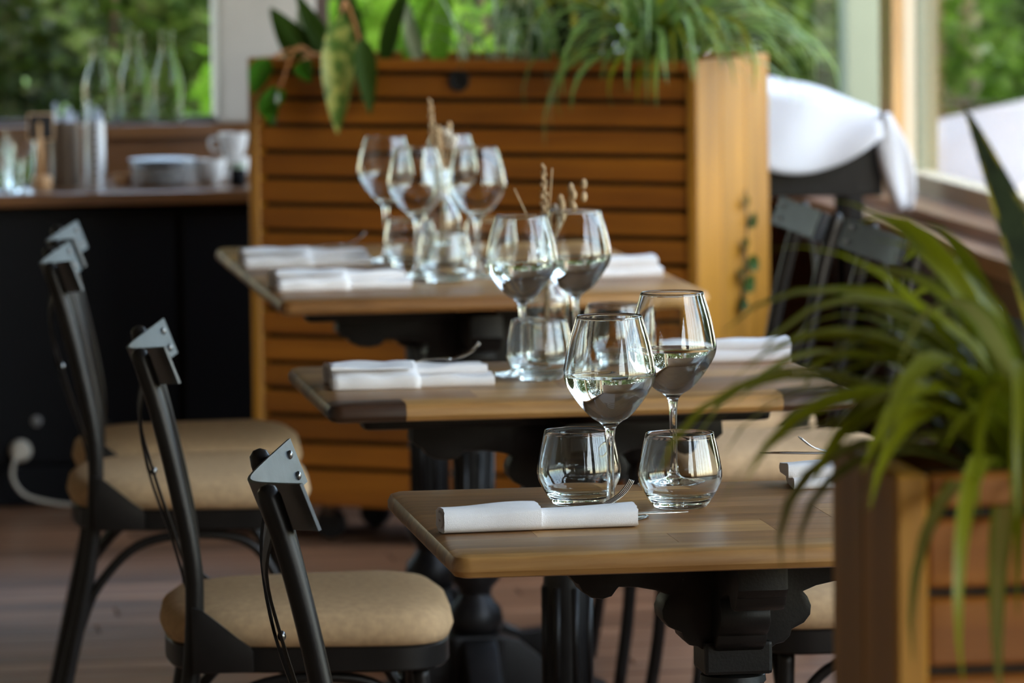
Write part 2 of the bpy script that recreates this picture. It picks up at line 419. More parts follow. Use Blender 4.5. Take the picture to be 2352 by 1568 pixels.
ARM = [(0, 0), (.185, 0), (.187, -.006), (.180, -.014), (.176, -.016), (.172, -.024), (.162, -.031), (.150, -.033), (.139, -.030), (.133, -.022), (.131, -.020),
       (.110, -.021), (.090, -.025), (.075, -.031), (.080, -.037), (.084, -.047), (.083, -.057), (.076, -.066), (.066, -.071), (.062, -.073), (.060, -.080), (.053, -.087), (.044, -.089), (.040, -.092), (.03, -.095), (0, -.095)]
ARM = [ARM[0], ARM[1]] + [(a, b - .030) for a, b in ARM[2:]]
def make_pedestal(t, px, py, z_top, armx=.185, army=.185, first=True):
    """turned black column with four scrolled bracket arms and four scrolled feet"""
    for k, ang in enumerate((0, 90, 180, 270)):
        s = (armx if k % 2 == 0 else army) / .185
        pol = [(a if a < .095 else .095 + (a - .095) * (1 + (s - 1) * .185 / .09), b) for a, b in ARM]
        vf = extrude_poly(pol, (1, 0, 0), (0, 0, 1), (0, -1, 0), .056, .004)
        M = Matrix.Translation((px, py, z_top)) @ Matrix.Rotation(math.radians(ang), 4, 'Z')
        obj('bracket_arm', xf(vf, M), BLK, t, auto=35)
    obj('block', box(px - .038, px + .038, py - .038, py + .038, z_top - .150, z_top - .113, .004), BLK, t)
    zt = z_top - .150
    prof = [(0, zt), (.030, zt), (.036, zt - .004), (.037, zt - .011), (.033, zt - .016), (.030, zt - .019), (.0285, zt - .026), (.029, zt - .034), (.033, zt - .04), (.034, zt - .047), (.030, zt - .053), (.031, zt - .06),
            (.033, zt - .09), (.034, .30), (.033, .275), (.040, .268), (.044, .255), (.042, .240), (.030, .226), (.027, .215), (.032, .205), (.045, .190), (.048, .170), (.044, .155), (.034, .147), (.034, .13), (0, .13)]
    obj('column', lathe(prof[::-1], 28, cx=px, cy=py), BLK, t, auto=40)
    for k in range(8):                                             # reeds on the shaft
        a = 2 * PI * k / 8 + .2
        x, y = px + .0325 * math.cos(a), py + .0325 * math.sin(a)
        obj('reed', tube([(x, y, zt - .095), (x, y, .31)], .0055, 6, smooth=False), BLK, t, smooth=True)
    FOOT = [(0, .145), (.04, .145), (.075, .135), (.11, .105), (.135, .075), (.165, .062), (.20, .066), (.222, .058), (.232, .04), (.232, 0), (.185, 0), (.178, .018), (.15, .03), (.115, .035), (.08, .03), (.05, .02), (.04, .01), (0, .01)]
    for k in range(4):
        vf = extrude_poly(FOOT, (1, 0, 0), (0, 0, 1), (0, -1, 0), .056, .005)
        obj('foot', xf(vf, Matrix.Translation((px, py, 0)) @ Matrix.Rotation(PI / 2 * k, 4, 'Z')), BLK, t, auto=35)
    obj('base_block', box(px - .045, px + .045, py - .045, py + .045, .005, .148, .006), BLK, t)
def make_table(label, x0, x1, y0, y1, peds, segs, seed, rail=None, group='wooden dining tables in a row'):
    cx, cyy = (x0 + x1) / 2, (y0 + y1) / 2
    t = thing('dining_table', label, 'table', (cx, cyy, 0), 0, group)
    w, d = (x1 - x0) / 2, (y1 - y0) / 2
    bm = rounded_slab(-w, w, -d, d, .725, .75)
    for (ya, yb, cuts) in segs:
        xx = [-w - .01] + [c[0] for c in cuts[:-1]] + [w + .01]
        for k in range(len(cuts)):
            g = .00025
            o = obj('stave', cut_piece(bm, xx[k] + (g if k else 0), xx[k + 1] - (g if k < len(cuts) - 1 else 0), ya + g, yb - g), T_TONES[cuts[k][1]], t, auto=30)
    bm.free()
    for (px, py, ax, ay) in peds:
        if rail: obj('batten', box(px - .285, px + .285, py - .032, py + .032, .688, .7245, .008), BLK, t)
        make_pedestal(t, px, py, .7065 if rail else .7245, ax, ay)
    return t
table1 = make_table('nearest wooden table, set with two stemmed glasses and two tumblers in sharp focus', .72, 1.42, 5.585, 6.185, [(0, 0, .185, .185)],
    [(-.31, -.235, [(9, 1)]), (-.235, -.16, [(-.10, 1), (.16, 0), (9, 1)]), (-.16, -.06, [(-.24, 0), (.02, 1), (9, 0)]), (-.06, .06, [(.10, 0), (9, 1)]), (.06, .14, [(-.20, 0), (-.05, 1), (9, 0)]), (.14, .225, [(-.12, 0), (-.02, 1), (.22, 0), (9, 1)]), (.225, .31, [(9, 0)])], 1)
table2 = make_table('middle wooden table with a dark brown block at its front left corner', .758, 1.475, 7.145, 7.705, [(0, 0, .215, .185)],
    [(-.30, -.215, [(-.255, 2), (.255, 1), (9, 2)]), (-.215, -.12, [(-.15, 0), (.12, 1), (9, 0)]), (-.12, -.02, [(-.02, 1), (9, 0)]), (-.02, .08, [(.16, 0), (9, 1)]), (.08, .17, [(-.1, 1), (9, 0)]), (.17, .3, [(.08, 0), (9, 0)])], 2, True)
table3 = make_table('longest wooden table at the back, set for four in front of the slatted planter', .858, 1.572, 8.82, 10.05, [(0, -.30, .23, .185), (0, .30, .23, .185)],
    [(-.63, -.54, [(.1, 0), (9, 1)])] + [(-.54 + .12 * k, -.42 + .12 * k, [(rnd.uniform(-.2, .2), k % 2), (9, (k + 1) % 2)]) for k in range(8)] + [(.42, .64, [(0.02, 0), (9, 1)])], 3, True)

# ------------------------------------------------------------------ chairs
def make_chair(label, loc, rz, group):
    t = thing('bistro_chair', label, 'chair', loc, rz, group)
    # seat outline (x forward): wide front, narrower back, rounded
    out = []
    ctrl = [(.185, 0), (.182, .12), (.15, .195), (.06, .203), (-.06, .190), (-.13, .172), (-.175, .13), (-.188, .06), (-.19, 0)]
    half = catmull([(a, b, 0) for a, b in ctrl], 4)
    out = [(p.x, p.y) for p in half] + [(p.x, -p.y) for p in half[-2:0:-1]]
    def ring(off, z):
        r = []
        for a, b in out:
            L = math.hypot(a, b); k = (L + off) / L; r.append(Vector((a * k, b * k, z)))
        return r
    V, F = [], []; m = len(out)
    for off, z in [(-.012, .432), (.004, .436), (.010, .450), (.006, .468), (-.012, .480), (-.05, .487), (-.11, .490)]: V += ring(off, z)
    for i in range(6):
        for j in range(m): F.append([i * m + j, i * m + (j + 1) % m, (i + 1) * m + (j + 1) % m, (i + 1) * m + j])
    F.append([j for j in range(m)][::-1]); F.append([6 * m + j for j in range(m)])
    obj('seat_cushion', (V, F), FAB, t, smooth=True)
    V, F = [], []
    for off, z in [(-.02, .400), (.0, .400), (.003, .403), (.003, .431), (0, .434), (-.02, .434)]: V += ring(off, z)
    for i in range(6):
        for j in range(m): F.append([i * m + j, i * m + (j + 1) % m, ((i + 1) % 6) * m + (j + 1) % m, ((i + 1) % 6) * m + j])
    obj('seat_ring', (V, F), GUN, t, auto=40)
    for s in (-1, 1):
        yt, ym, yb = .168 * s, .182 * s, .195 * s
        P = [(-.243, yb, 0), (-.208, .192 * s, .16), (-.176, .186 * s, .30), (-.160, ym, .40), (-.154, ym, .488), (-.157, .181 * s, .558), (-.177, .177 * s, .664), (-.198, .172 * s, .752), (-.2185, yt, .818)]
        pth = catmull(P, 4)
        pth.append(Vector((-.2225, yt, .828))); pth.append(Vector((-.2240, yt, .832)))
        sc = [1] * (len(pth) - 2) + [.8, .35]
        obj('back_post', sweep(pth, [(.0125 * math.cos(2 * PI * k / 12), .0125 * math.sin(2 * PI * k / 12)) for k in range(12)], scale=sc), GUN, t, auto=50)
        fx, fy = .145, .165 * s
        obj('front_leg', tube([(fx, fy, .402), (fx + .004, fy + .004 * s, .30), (fx + .014, fy + .012 * s, .14), (fx + .034, fy + .022 * s, 0)], .0115, 10), GUN, t, smooth=True)
        obj('side_hoop', tube([(fx + .010, fy + .008 * s, .20), (fx - .005, fy + .006 * s, .30), (.09, fy + .008 * s, .375), (0, .185 * s, .392), (-.09, .185 * s, .375), (-.155, .187 * s, .31), (-.185, .190 * s, .24)], .008, 8), GUN, t, smooth=True)
        # gusset plate from post down to the seat ring
        gp = [(-.158, .492), (-.146, .489), (-.122, .470), (-.098, .450), (-.082, .438), (-.078, .430), (-.078, .404), (-.158, .404)]
        obj('hip_bracket', extrude_poly(gp, (1, 0, 0), (0, 0, 1), (0, -1, 0), .005, .001, Vector((0, .2085 * s, 0))), GUN, t, auto=40)
    obj('front_hoop', tube([(.155, -.172, .22), (.148, -.14, .33), (.145, -.06, .388), (.145, .06, .388), (.148, .14, .33), (.155, .172, .22)], .008, 8), GUN, t, smooth=True)
    # top band: a curved steel plate, leaning back with the posts
    lean = Vector((.38, 0, -1)).normalized(); fwd = Vector((1, 0, .38)).normalized()
    n = 28; V, F = [], []; th = .0035; hgt = .052
    def bandp(y): return Vector((-.238, y, .819)) + fwd * (.305 * (math.sqrt(y * y + .0022) - .047))
    for i in range(n + 1):
        y = -.215 + .43 * i / n; top = bandp(y)
        nr = (fwd + Vector((0, -.305 * y / math.sqrt(y * y + .0022), 0))).normalized()
        for q in (top, top + nr * th, top + nr * th + lean * hgt, top + lean * hgt): V.append(q)
    for i in range(n):
        for j in range(4): F.append([i * 4 + j, i * 4 + (j + 1) % 4, i * 4 + 4 + (j + 1) % 4, i * 4 + 4 + j])
    F.append([3, 2, 1, 0]); F.append([n * 4 + j for j in range(4)])
    band = obj('top_band', (V, F), GUN2, t, auto=30)
    for s in (-1, 1):
        for k in (0, 1):
            y = .188 * s; c = bandp(y) + fwd * .0045 + lean * (.014 + .025 * k)
            obj('rivet', sphere(c, .0052, .7, 1, 1, 10, 6), RIV, band, smooth=True)
        # crossed flat bars
        P = [(-.212, -.10 * s, .792), (-.222, -.06 * s, .730), (-.208 + .003 * s, 0, .650), (-.180, .080 * s, .562), (-.156, .168 * s, .480)]
        obj('cross_bar', sweep(catmull(P, 5), rect(.0035, .019), ref=Vector((1, 0, .25))), GUN, t, auto=40)
    obj('cross_rivet', sphere((-.204, 0, .650), .006, .8, 1, 1, 10, 6), RIV, t, smooth=True)
    return t
CG = 'metal bistro chairs around the tables'
ch1 = make_chair('nearest metal bistro chair, its steel back left of the nearest table', (.758, 5.725, 0), math.radians(-4), CG)
dup(ch1, 'metal bistro chair at the left of the middle table, beige seat in full view', (.740, 7.30, 0), math.radians(-4))
dup(ch1, 'metal bistro chair left of the longest table, nearer of the overlapping pair', (.706, 8.84, 0), math.radians(-3))
dup(ch1, 'metal bistro chair left of the longest table, farther of the overlapping pair', (.745, 9.34, 0), math.radians(-4))
dup(ch1, 'metal bistro chair right of the middle table, mostly hidden behind the near planter', (1.52, 7.32, 0), PI)
dup(ch1, 'metal bistro chair right of the longest table, nearer one by the window sill', (1.70, 8.98, 0), PI + .03)
dup(ch1, 'metal bistro chair right of the longest table, farther one beside the planter end', (1.69, 9.60, 0), PI - .02)

# ------------------------------------------------------------------ glassware
WG_OUT = [(0, 0), (.040, 0), (.0412, .0008), (.0405, .0022), (.028, .0036), (.015, .0062), (.008, .0105), (.0056, .018), (.0043, .032), (.0040, .055), (.0043, .080), (.0052, .093), (.0070, .1005), (.0125, .106), (.020, .1105),
          (.0275, .1175), (.0355, .1275), (.0430, .1385), (.0478, .1470), (.0500, .1535), (.0508, .1590), (.0503, .1655), (.0488, .1745), (.0462, .1875), (.0425, .2020), (.0388, .2140), (.0364, .2225)]
def inner(prof, th, zmin, rmin=.0):
    out = []
    for i, (r, z) in enumerate(prof):
        if z < zmin: continue
        a, b = prof[max(0, i - 1)], prof[min(len(prof) - 1, i + 1)]
        dx, dz = b[0] - a[0], b[1] - a[1]; L = math.hypot(dx, dz) or 1
        out.append((max(rmin, r - dz / L * th), z + dx / L * th))
    return out
def refine(prof, n=3):
    return [(max(0, p.x), p.z) for p in catmull([(r, 0, z) for r, z in prof], n)]
def make_wineglass(label, loc, group, full=True):
    t = thing('wine_glass', label, 'wine glass', loc, random.random() * 6, group)
    o = [WG_OUT[0], WG_OUT[1]] + refine(WG_OUT[2:], 3)
    inn = [p for p in inner(refine(WG_OUT[14:], 3), .0011, .107)]
    full_prof = o + [(.0362, .2230), (.0356, .2230)] + inn[::-1] + [(0, inn[0][1] - .0016)]
    obj('glass', lathe(full_prof, 64), GLS, t, smooth=True)
    if full:
        lv = .1565
        w = [(0, inn[0][1] - .0019)] + [(r + .00025, z - .0001) for r, z in inn if z < lv - .001]
        rl = w[-1][0]
        w += [(rl + .0004, lv + .0004), (rl - .001, lv), (0, lv)]
        obj('water', lathe(w, 64), WAT, t, auto=60)
    return t
TB_OUT = [(0, 0), (.027, 0), (.0292, .0008), (.0305, .0025), (.0340, .0075), (.0395, .0155), (.0440, .0240), (.0462, .0300), (.0470, .0360), (.0466, .0430), (.0448, .0540), (.0418, .0680), (.0382, .0830)]
def make_tumbler(label, loc, group):
    t = thing('glass_tumbler', label, 'tumbler', loc, random.random() * 6, group)
    o = [TB_OUT[0], TB_OUT[1]] + refine(TB_OUT[2:], 3)
    inn = inner(refine(TB_OUT[5:], 3), .0014, .012)
    prof = o + [(.0380, .0836), (.0372, .0836)] + inn[::-1] + [(.030, .0128), (.022, .0112), (.010, .0105), (0, .0104)]
    obj('glass', lathe(prof, 64), GLS, t, smooth=True)
    return t
Z = .7502
GW, GT = 'stemmed wine glasses on the tables', 'clear glass tumblers on the tables'
wg1 = make_wineglass('stemmed glass of water in front, nearest and largest on the nearest table', (.933, 5.872, Z), GW)
def wgl(label, x, y): return dup(wg1, label, (x, y, Z), random.random() * 6)
wgl('stemmed glass of water standing behind the right tumbler on the nearest table', 1.0525, 6.160)
wgl('stemmed glass of water at left on the middle table, behind a tumbler', 1.069, 7.50)
wgl('stemmed glass of water at right on the middle table, by the dried flowers', 1.158, 7.585)
wge = make_wineglass('empty stemmed glass at far left of the four on the back table', (1.128, 9.62, Z), GW, full=False)
def wgle(label, x, y): return dup(wge, label, (x, y, Z), random.random() * 6)
wgle('empty stemmed glass in front left of the four on the back table', 1.138, 9.25)
wgle('empty stemmed glass at right of the four on the back table', 1.238, 9.22)
wgle('empty stemmed glass at the rear of the four, behind the dried stem', 1.250, 9.66)
tb1 = make_tumbler('clear tumbler behind the white napkin roll on the nearest table', (.918, 6.005, Z), GT)
def tbl(label, x, y): return dup(tb1, label, (x, y, Z), random.random() * 6)
tbl('clear tumbler at the centre right of the nearest table, fully in view', 1.0235, 5.948)
tbl('clear tumbler at left on the middle table beside the napkin', 1.082, 7.425)
tbl('clear tumbler on the middle table, behind the nearest stemmed glass', 1.222, 7.645)
tbl('clear tumbler in front on the back table, between the stems', 1.172, 9.15)
tbl('clear tumbler behind left on the back table, near the upper napkin', 1.155, 9.50)
tbl('clear tumbler at right rear on the back table, beside the vase', 1.29, 9.46)

# bottle vases with dried stems
def make_vase(label, loc, sprig, flabel):
    t = thing('bottle_vase', label, 'vase', loc, 0, 'clear bottle vases with dried flowers')
    o = [(0, 0), (.028, 0), (.0315, .002), (.033, .006), (.033, .085), (.031, .098), (.024, .112), (.015, .124), (.0115, .135), (.0112, .165), (.0135, .168), (.0135, .176), (.0115, .177)]
    inn = [(.0090, .176), (.0090, .136), (.0128, .1225), (.0218, .110), (.0287, .0965), (.0307, .085), (.0307, .010), (.027, .006), (0, .005)]
    obj('glass', lathe(o + inn, 40), GLS, t, auto=50)
    f = thing('dried_flower_sprig', flabel, 'dried flowers', (loc[0], loc[1], loc[2]), 0, 'dried sprigs in the vases')
    r = random.Random(sprig)
    k = 0
    for st in STEMS[sprig]:
        (x1, y1, z1), kind = st
        P = [(r.uniform(-.004, .004), r.uniform(-.004, .004), .02), (x1 * .12, y1 * .12, .15), (x1 * .55, y1 * .55, .15 + (z1 - .15) * .55), (x1, y1, z1)]
        s = obj('stem', tube(P, .0011, 6), DRY, f, smooth=True)
        if kind == 'ear':
            parts = []
            for q in range(26):
                u = q / 25; z = z1 - .075 + .085 * u; a = q * 2.4; rr = .0052 * (1 - u * .6)
                bx = x1 + (x1 * .45) * (z - z1) / (z1 - .15)
                parts.append(sphere((bx + rr * math.cos(a), y1 + rr * math.sin(a), z), .0042 * (1 - .35 * u), .8, .8, 1.25, 6, 4))
            obj('seed_head', join(*parts), DRY, s, smooth=True)
        elif kind == 'pods':
            for q in range(6):
                a = q * 2.1; c = (x1 + .012 * math.cos(a), y1 + .006 * math.sin(a), z1 - .006 * q + .014)
                obj('seed_pod', sphere(c, .0062, .75, .75, 1.3, 8, 6), DRY, s, smooth=True, rot=None)
        elif kind == 'fluff':
            obj('seed_head', join(*[sphere((x1 + .008 * math.cos(q * 2.4) * (q / 14), y1 + .008 * math.sin(q * 2.4) * (q / 14), z1 - .02 + .003 * q), .0042, 1, 1, 1.2, 6, 4) for q in range(10)]), PLF, s, smooth=True)
    return t
PLF = plain('pale_dried_fluff', (.72, .64, .52), .9)
STEMS = {1: [((-.002, .002, .272), 'ear'), ((-.045, .0, .250), 'none'), ((.044, .004, .240), 'pods'), ((.028, -.004, .225), 'pods'), ((.020, .012, .215), 'fluff'), ((.0, -.01, .225), 'none'), ((.010, .0, .278), 'none')],
         2: [((-.018, .0, .285), 'ear'), ((.012, .008, .235), 'fluff'), ((-.006, -.006, .235), 'ear'), ((.022, 0, .225), 'fluff'), ((.004, .01, .235), 'pods')]}
make_vase('clear bottle vase between the two glasses on the middle table', (1.128, 7.666, Z), 1, 'dried sprig with pods above the middle table')
make_vase('clear bottle vase among the four glasses on the back table', (1.203, 9.42, Z), 2, 'tall dried seed ear rising above the back table')

# ------------------------------------------------------------------ napkins and cutlery
def roll_napkin(label, loc, rz, L, hw, hh, cuff=.46, group='white napkins on the tables', flat=False):
    """a rolled napkin: x along its length from 0; a folded cuff covers the first part"""
    t = thing('napkin', label, 'napkin', loc, rz, group)
    r = random.Random(hash(label) % 1000 if False else int(L * 1e4))
    def sec(w, h, ph, sag=0, n=28):
        S = []
        for k in range(n):
            a = 2 * PI * k / n; c, s = math.cos(a), math.sin(a)
            e = .62
            y = math.copysign(abs(c) ** e, c) * w; z = math.copysign(abs(s) ** e, s) * h
            z += h
            if z > h: z += .0012 * math.sin(3 * a + ph) - sag * (1 - abs(c))
            S.append((y, z))
        return S
    def bodymesh(x0, x1, w, h, ns, seed, sagf=0, endin=True):
        V, F = [], []; n = 28
        xs_ = [x0 + (x1 - x0) * i / ns for i in range(ns + 1)]
        rings = []
        if endin: xs2 = [(x0 + .0015, .80), (x0, .93)] + [(x, 1) for x in xs_[0:]] + [(x1, .93), (x1 - .0015, .80)]
        else: xs2 = [(x, 1) for x in xs_]
        for i, (x, k) in enumerate(xs2):
            u = (x - x0) / (x1 - x0)
            S = sec(w * (1 + .03 * math.sin(7 * u + seed)), h * (1 + .05 * math.sin(5 * u + seed * 2)), 3 * u + seed, sagf * math.sin(PI * min(1, max(0, u))))
            rings.append([len(V) + j for j in range(n)])
            for (y, z) in S: V.append(Vector((x + .0006 * math.sin(9 * y * 100 + seed), y * k, h + (z - h) * k if k < 1 else z)))
        for A, B in zip(rings, rings[1:]):
            for j in range(n): F.append([A[j], B[j], B[(j + 1) % n], A[(j + 1) % n]])
        F.append(rings[0]); F.append(rings[-1][::-1])
        return V, F
    obj('roll', bodymesh(.004, L, hw * .90, hh * .86, 24, .7, .0015), NAP, t, auto=50)
    obj('cuff', bodymesh(0, L * cuff, hw, hh, 16, 1.9), NAP, t, auto=50)
    # spiral fold at the open ends
    for x, s in ((-.001, 1), (L + .001, -1)):
        pts = []
        for k in range(26):
            a = k * .55; rr = .25 + .6 * k / 26
            pts.append(Vector((x + .001 * s, hw * .75 * rr * math.cos(a), hh + hh * .72 * rr * math.sin(a))))
        obj('end_fold', sweep(pts, rect(.0016, .004), ref=Vector((1, 0, 0))), NAP, t, auto=60)
    return t
NG = 'white napkins on the tables'
roll_napkin('rolled white napkin at the front left of the nearest table', (.733, 5.787, Z), math.radians(3.5), .214, .025, .0138, .50)
# folded napkins: stacked folds with rounded creases
def folded_napkin(label, loc, rz, L, W, layers, group=NG):
    t = thing('napkin', label, 'napkin', loc, rz, group)
    z = 0
    for k, (x0, x1, y0, y1, th) in enumerate(layers):
        nx, ny = 14, 10
        bm = bmesh.new()
        V, F = [], []
        prof = [(y0 + .003, 0), (y0, th * .3), (y0, th * .7), (y0 + .003, th)] + [(y0 + (y1 - y0) * q / ny, th) for q in range(1, ny)] + [(y1 - .003, th), (y1, th * .7), (y1, th * .3), (y1 - .003, 0)]
        m = len(prof); rings = []
        for i in range(nx + 1):
            x = x0 + (x1 - x0) * i / nx
            rings.append([len(V) + j for j in range(m)])
            for j, (y, zz) in enumerate(prof):
                wv = .0014 * math.sin(31 * x + 55 * y + k * 2) + .0010 * math.sin(80 * x - 40 * y)
                V.append(Vector((x + .002 * math.sin(60 * y + k), y + .0015 * math.sin(26 * x + k * 1.7), z + zz + (wv if zz > th * .5 else 0))))
        for A, B in zip(rings, rings[1:]):
            for j in range(m): F.append([A[j], B[j], B[(j + 1) % m], A[(j + 1) % m]])
        F.append(rings[0]); F.append(rings[-1][::-1])
        bm.free()
        obj('fold', (V, F), NAP, t, auto=60)
        z += th * .94 if not (len(layers[k]) and k in ()) else 0
    return t
def flat_roll(label, loc, rz, L=.222):
    t = folded_napkin(label, loc, rz, L, .08, [(-.002, L, -.045, .010, .016), (.004, L * .97, -.010, .055, .011), (-.0025, L * .5, -.040, .048, .004)])
    # wrapped cuff round the left part
    V = []
    cuff = roll = None
    pts = [(-.048, .0005), (-.050, .008), (-.047, .017), (-.03, .0215), (0, .0265), (.03, .0285), (.052, .027), (.059, .018), (.058, .006), (.055, .0005)]
    P = catmull([(0, a, b) for a, b in pts], 4)
    n = len(P); V, F = [], []
    for i in range(13):
        x = -.003 + (L * .53 + .003) * i / 12
        for p in P: V.append(Vector((x + .0015 * math.sin(p.y * 70), p.y + .001 * math.sin(i), p.z + (.0012 * math.sin(i * 1.1 + p.y * 60) if p.z > .01 else 0))))
    for i in range(12):
        for j in range(n - 1): F.append([i * n + j, i * n + j + 1, (i + 1) * n + j + 1, (i + 1) * n + j])
    c = obj('cuff', (V, F), NAP, t, smooth=True)
    md = c.modifiers.new('thickness', 'SOLIDIFY'); md.thickness = .0022; md.offset = 0
    return t
flat_roll('folded white napkin with a fork at the left of the middle table', (.787, 7.392, Z), math.radians(0))
flat_roll('folded white napkin at front left of the back table', (.874, 9.055, Z), math.radians(2), .225)
flat_roll('folded white napkin at rear left of the back table', (.866, 9.565, Z), math.radians(0), .225)
folded_napkin('folded white napkin at the right end of the middle table', (1.36, 7.62, Z), math.radians(-2), .11, .08, [(-.08, .110, -.030, .045, .017), (-.08, .110, -.026, .040, .014)])
folded_napkin('folded white napkin at the right end of the back table', (1.43, 9.16, Z), math.radians(0), .11, .08, [(-.06, .115, -.040, .045, .017), (-.06, .107, -.036, .04, .018)])
folded_napkin('folded white napkin under cutlery at the right of the nearest table', (1.175, 6.110, Z), math.radians(-2), .2, .09, [(.006, .20, -.034, .045, .013), (.0, .20, -.026, .044, .013)])
def make_fork(label, tip, rz, tilt, group='steel cutlery on the tables'):
    t = thing('fork', label, 'fork', tip, rz, group)
    t.rotation_euler = (0, tilt, rz)
    H = catmull([(-.195, 0, .001), (-.15, 0, .003), (-.09, 0, .005), (-.062, 0, .001), (-.045, 0, -.003)], 6)
    sc = [1.5 - .9 * min(1, i / len(H) * 1.6) if i / len(H) < .6 else .6 + .9 * (i / len(H) - .6) / .4 for i in range(len(H))]
    obj('handle', sweep(H, [(.0012 * math.cos(a), .0062 * math.sin(a)) for a in [2 * PI * k / 10 for k in range(10)]], ref=Vector((0, 0, 1)), scale=sc), STL, t, smooth=True)
    for k in range(4):
        y = (-1.5 + k) * .0052
        T = catmull([(-.050, y * .75, -.0035), (-.038, y, -.0045), (-.018, y, -.002), (-.004, y, .005), (0, y * .98, .008)], 4)
        obj('tine', sweep(T, [(.0009 * math.cos(a), .0016 * math.sin(a)) for a in [2 * PI * q / 8 for q in range(8)]], ref=Vector((0, 0, 1)), scale=[1 - .55 * (i / (len(T) - 1)) ** 2 for i in range(len(T))]), STL, t, smooth=True)
    return t
def make_knife(label, tip, rz, tilt, roll=0, group='steel cutlery on the tables'):
    t = thing('knife', label, 'knife', tip, 0, group); t.rotation_euler = (roll, tilt, rz)
    bl = [(0, 0), (-.012, .006), (-.03, .009), (-.07, .010), (-.095, .009), (-.10, .004), (-.10, -.004), (-.05, -.004), (-.015, -.003)]
    obj('blade', extrude_poly(bl, (1, 0, 0), (0, 1, 0), (0, 0, 1), .0014, .0004), STL, t, auto=30)
    H = catmull([(-.098, 0, 0), (-.12, 0, 0), (-.17, 0, 0), (-.205, 0, 0), (-.212, 0, 0)], 4)
    obj('handle', sweep(H, [(.0028 * math.cos(a), .006 * math.sin(a)) for a in [2 * PI * k / 12 for k in range(12)]], ref=Vector((0, 0, 1)), scale=[.7 + .5 * i / len(H) for i in range(len(H) - 1)] + [.6]), STL, t, smooth=True)
    return t
make_fork('steel fork rising behind the napkin roll on the nearest table', (.951, 5.822, .790), math.radians(9), math.radians(-22))
make_knife('steel knife sticking out of the napkin roll on the nearest table', (1.006, 5.795, .7635), math.radians(2), 0, 0)
make_fork('steel fork on the napkin at the right of the nearest table', (1.193, 6.125, .7975), PI + math.radians(3), math.radians(-9))
make_knife('steel knife reaching over the edge of the right napkin, nearest table', (1.150, 6.14, .7865), PI - math.radians(2), math.radians(-2), math.radians(14))
make_fork('steel fork on the left napkin of the middle table', (1.000, 7.43, .795), math.radians(4), math.radians(-13))
make_fork('steel fork on the rear left napkin of the back table', (1.09, 9.61, .796), math.radians(4), math.radians(-13))

# ------------------------------------------------------------------ slatted planters
def make_planter(label, loc, rz, W, D, H, z0, pitch, gap, wheels, hole=None, group='slatted wooden planters'):
    """front face along +x from origin at its left front corner, depth along +y"""
    t = thing('slatted_planter', label, 'planter', loc, rz, group)
    n = int(round((H - .01) / pitch)); th = .018
    e = .024
    for sx in (0, W):                                               # end panels of upright boards
        nb = max(2, int(round(D / .155))); bw = D / nb
        for k in range(nb):
            x0, x1 = (sx, sx + e) if sx == 0 else (sx - e, sx)
            obj('end_board', box(x0, x1, k * bw + .0008, (k + 1) * bw - .0008, z0, z0 + H - (.002 if k % 2 else 0), .003, 1), PLV, t, auto=30)
    vf = box(e + .0005, W - e - .0005, .006, .006 + th, -(pitch - gap) / 2, (pitch - gap) / 2, .003, 1)
    vft = box(e + .0005, W - e - .0005, .001, .006 + th, -.012, .012, .003, 1)
    sl = None
    for side in (0, 1):
        for k in range(n):
            zc = z0 + H - .002 - pitch * k
            if zc - pitch / 2 < z0 - .01: break
            if k == 0: o = obj('slat', vft, PLW, t, auto=30); zc = z0 + H - .013
            elif sl is None: o = sl = obj('slat', vf, PLW, t, auto=30)
            else: o = sl.copy(); COL.objects.link(o)
            if side: o.location = (W, D, zc); o.rotation_euler = (0, 0, PI)
            else: o.location = (0, 0, zc)
    obj('bottom_rail', box(e, W - e, .004, .03, z0, z0 + .03, .003), PLW, t)
    obj('liner', join(box(e + .002, W - e - .002, .034, .044, z0 + .01, z0 + H - .02), box(e + .002, W - e - .002, D - .044, D - .034, z0 + .01, z0 + H - .02), box(e + .002, W - e - .002, .044, D - .044, z0 + .01, z0 + .03)), RUB, t)
    obj('soil', box(e + .002, W - e - .002, .046, D - .046, z0 + H - .12, z0 + H - .055), SOIL, t)
    if wheels:
        for wx in (.14, W - .14):
            for wy in (.09, D - .09):
                c = obj('caster', xf(lathe([(0, -.012), (.030, -.012), (.034, -.008), (.034, .008), (.030, .012), (0, .012)], 20), Matrix.Translation((wx, wy, .034)) @ Matrix.Rotation(PI / 2, 4, 'X')), RUB, t, auto=40)
                obj('caster_fork', box(wx - .016, wx + .016, wy - .018, wy + .018, .055, z0 + .001, .003), BRZ, c)
    if hole:
        obj('drain_fitting', xf(lathe([(0, -.006), (.021, -.006), (.023, 0), (.023, .004), (.016, .004), (.015, -.002), (0, -.002)], 24), Matrix.Translation((hole[0], .002, hole[1])) @ Matrix.Rotation(PI / 2, 4, 'X')), RUB, t, auto=40)
    return t
BPX, BPY, BPR, BPW, BPD = 1.065, 11.60, math.radians(-32.5), 1.04, .40
planter_b = make_planter('tall slatted planter on wheels behind the tables, full of trailing plants', (BPX, BPY, 0), BPR, BPW, BPD, .957, .083, .0565, .0105, True, (.50, .995))
NPX, NPY = .803, 3.765
planter_n = make_planter('slatted planter close to the camera at the right edge', (NPX, NPY, 0), math.radians(0), .95, .23, .957, .083, .0565, .0072, True)

